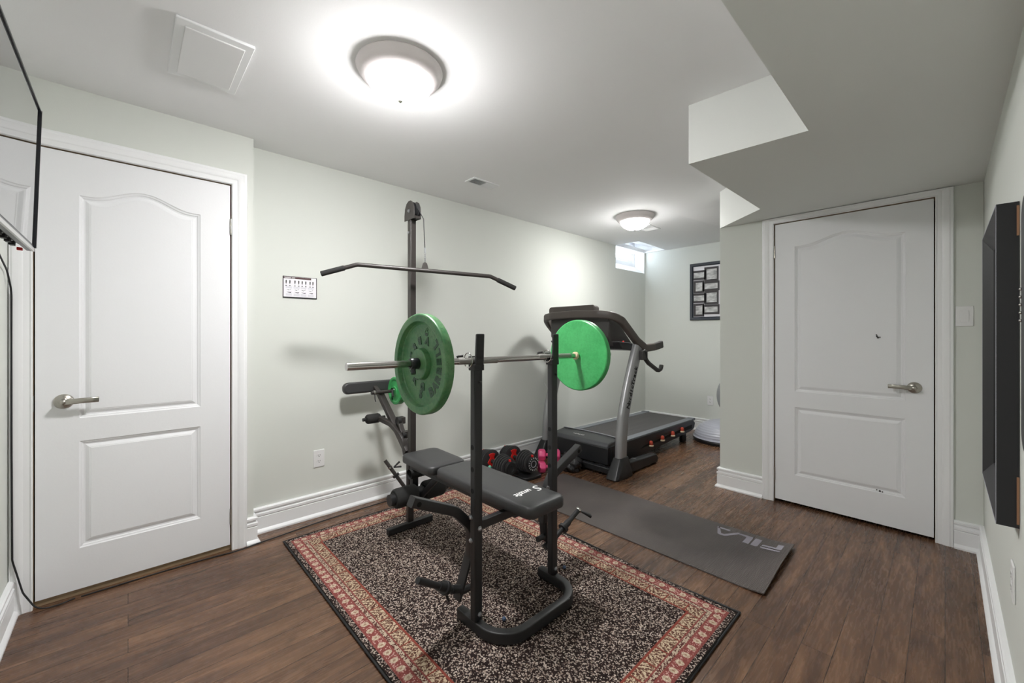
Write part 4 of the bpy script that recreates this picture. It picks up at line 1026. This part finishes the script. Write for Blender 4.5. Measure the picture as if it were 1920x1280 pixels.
# ------------------------------------------------------------------ dumbbells
def adj_dumbbell(o, label, ticks=True):
    t = thing('adjustable_dumbbell', o, label, 'dumbbell', 'adjustable dumbbells')
    x, y, z = o; zc = z+.128; r = .096
    MB().prism([(a+x, b+y) for a, b in rect(.44, .215, .05, 4)], lambda a, b: (a, b, z+.001), lambda a, b: (a, b, z+.028)).build('tray', M['plastic'], t, bevel=.006)
    for s in (-1, 1): MB().box(x+s*.075-.012, x+s*.075+.012, y-.075, y+.075, z+.02, z+.055).build('tray_cradle', M['plastic'], t, bevel=.004)
    MB().cyl((x-.09, y, zc), (x+.09, y, zc), .017, 18).build('grip', M['foam'], t)
    for s in (-1, 1):
        for k in range(5):
            xc = x+s*(.080+k*.0235); rr = r*(1.0-.045*k)
            MB().lathe([(-.0065, 0), (-.0065, rr-.006), (-.0035, rr), (.0035, rr), (.0065, rr-.006), (.0065, rr*.7), (.006, rr*.66), (.006, 0)], (xc, y, zc), (s, 0, 0), 32).build('weight_disc', M['vinyl'], t, ang=35)
        # red selector housing on the inner side and pointer on top
        MB().prism([(-.045, -.01), (-.02, .030), (-.034, .060), (-.012, .068), (.012, .068), (.034, .060), (.02, .030), (.045, -.01), (.02, -.045), (-.02, -.045)],
                   lambda a, b: (x+s*.058, y+a, zc+b), lambda a, b: (x+s*.068, y+a, zc+b)).build('selector_plate', M['red'], t, bevel=.002)
        xe = x+s*.196
        MB().box(xe-.03 if s > 0 else xe-.005, xe+.005 if s > 0 else xe+.03, y-.006, y+.006, zc+.055, zc+.074).build('pointer', M['red'], t, bevel=.002)
        dl = MB().lathe([(-.012, 0), (-.012, .058), (.006, .058), (.012, .050), (.012, .030), (.009, .027), (.009, 0)], (xe, y, zc), (s, 0, 0), 24).build('dial', M['plastic'], t, ang=30)
        if s > 0 and ticks:
            tk = MB()
            for k in range(14):
                a = PI*.15+k*2*PI/16; c_ = Vector((xe+.0125, y+.050*math.cos(a), zc+.050*math.sin(a)))
                d_ = Vector((0, math.cos(a), math.sin(a))); tk.cyl(c_-d_*.006, c_+d_*.006, .0022, 6)
            tk.build('dial_mark', M['inkw'], dl, smooth=False)
            MB().lathe([(.011, .024), (.0125, .026), (.0125, .029), (.011, .029)], (xe, y, zc), (1, 0, 0), 24).build('dial_ring', M['lightprint'], dl)
    t.rotation_euler.z = math.radians(-5)
    return t
a = adj_dumbbell((-2.645, 2.305, 0), 'adjustable dumbbell with red inserts in its tray, nearer the bench of the two', False)
bb = adj_dumbbell((-2.605, 2.530, 0), 'adjustable dumbbell with red inserts in its tray, between the other one and the treadmill')
MB().sphere((-2.60, 2.205, .12), .017, 16, 10, sx=.8).build('mint_knob', M['teal'], a)
def hexbell(c, ax, label, r=.054, L=.19):
    t = thing('hand_weight', c, label, 'dumbbell', 'pink hand weights'); c = Vector(c); ax = Vector(ax).normalized()
    MB().cyl(c-ax*L*.3, c+ax*L*.3, .015, 16).build('grip', M['pink'], t)
    for s in (-1, 1):
        MB().lathe([(-.034, 0), (-.034, r*.62), (-.026, r*.93), (-.018, r), (.018, r), (.026, r*.93), (.034, r*.62), (.034, 0)], c+ax*s*L*.34, ax, 6).build('weight_head', M['pink'], t, bevel=.008, seg=3)
    return t
hexbell((-2.425, 2.735, .054), (.55, .83, 0), 'lower pink hexagonal hand weight on the floor beside the adjustable dumbbells')
hexbell((-2.44, 2.755, .150), (.70, .71, 0), 'upper pink hexagonal hand weight, lying on top of the lower one')
# crumpled dark bag behind
mb = MB(); o = MB().sphere((0, 0, 0), 1, 40, 24)
vs = []
for v in o.v:
    k = 1+.10*math.sin(v.x*7+v.z*5)+.07*math.sin(v.y*11+v.z*9+1)+.05*math.sin(v.x*17-v.y*13)
    p = Vector((v.x*.135*k, v.y*.11*k, v.z*.105*k)); p.z = max(p.z, -.0885); vs.append(p*.80+Vector((-2.325, 2.915, .0715)))
mb.add(vs, o.f)
tag(mb.build('plastic_bag', M['bag'], loc=(-2.33, 2.915, 0), ang=80), 'crumpled shiny black bag on the floor in front of the treadmill', 'bag')
# short grey hand bar under the bench
t = thing('grip_bar', (-2.64, 1.905, .03), 'short grey metal bar with collars lying past the rug edge under the bench', 'exercise bar')
p0, p1 = Vector((-2.75, 1.895, .024)), Vector((-2.53, 1.925, .036)); dd = (p1-p0).normalized()
MB().cyl(p0, p1, .013, 18).build('bar', M['greymetal'], t)
for k in (.012, .05, .165, .205): MB().cyl(p0+dd*(k-.009), p0+dd*(k+.009), .021, 18).build('collar', M['greymetal'], t, bevel=.002)
# bits on the rug
tag(MB().box(-2.355, -2.330, 1.562, 1.585, .0112, .034).build('plastic_clip', M['plastic'], loc=(-2.34, 1.57, 0), bevel=.004), 'tiny black plastic clip on the rug under the bench arm', 'clip')
tag(MB().sphere((-1.287, 1.165, .0205), .0095, 18, 12).build('bead', M['bead'], loc=(-1.287, 1.165, 0)), 'small blue bead on the rug inside the base tube', 'bead')
tag(MB().sphere((-1.358, 1.653, .0205), .0095, 18, 12).build('bead', M['bead'], loc=(-1.358, 1.653, 0)), 'small blue bead on the rug beyond the farther upright', 'bead')
tag(MB().prism([(-2.215, 2.375), (-2.150, 2.385), (-2.165, 2.43)], lambda a, b: (a, b, .0075), lambda a, b: (a, b, .0095+(b-2.375)*.5)).build('paper_scrap', M['paper'], loc=(-2.18, 2.4, 0), smooth=False), 'small folded white paper scrap on the mat behind the bench pad', 'paper')
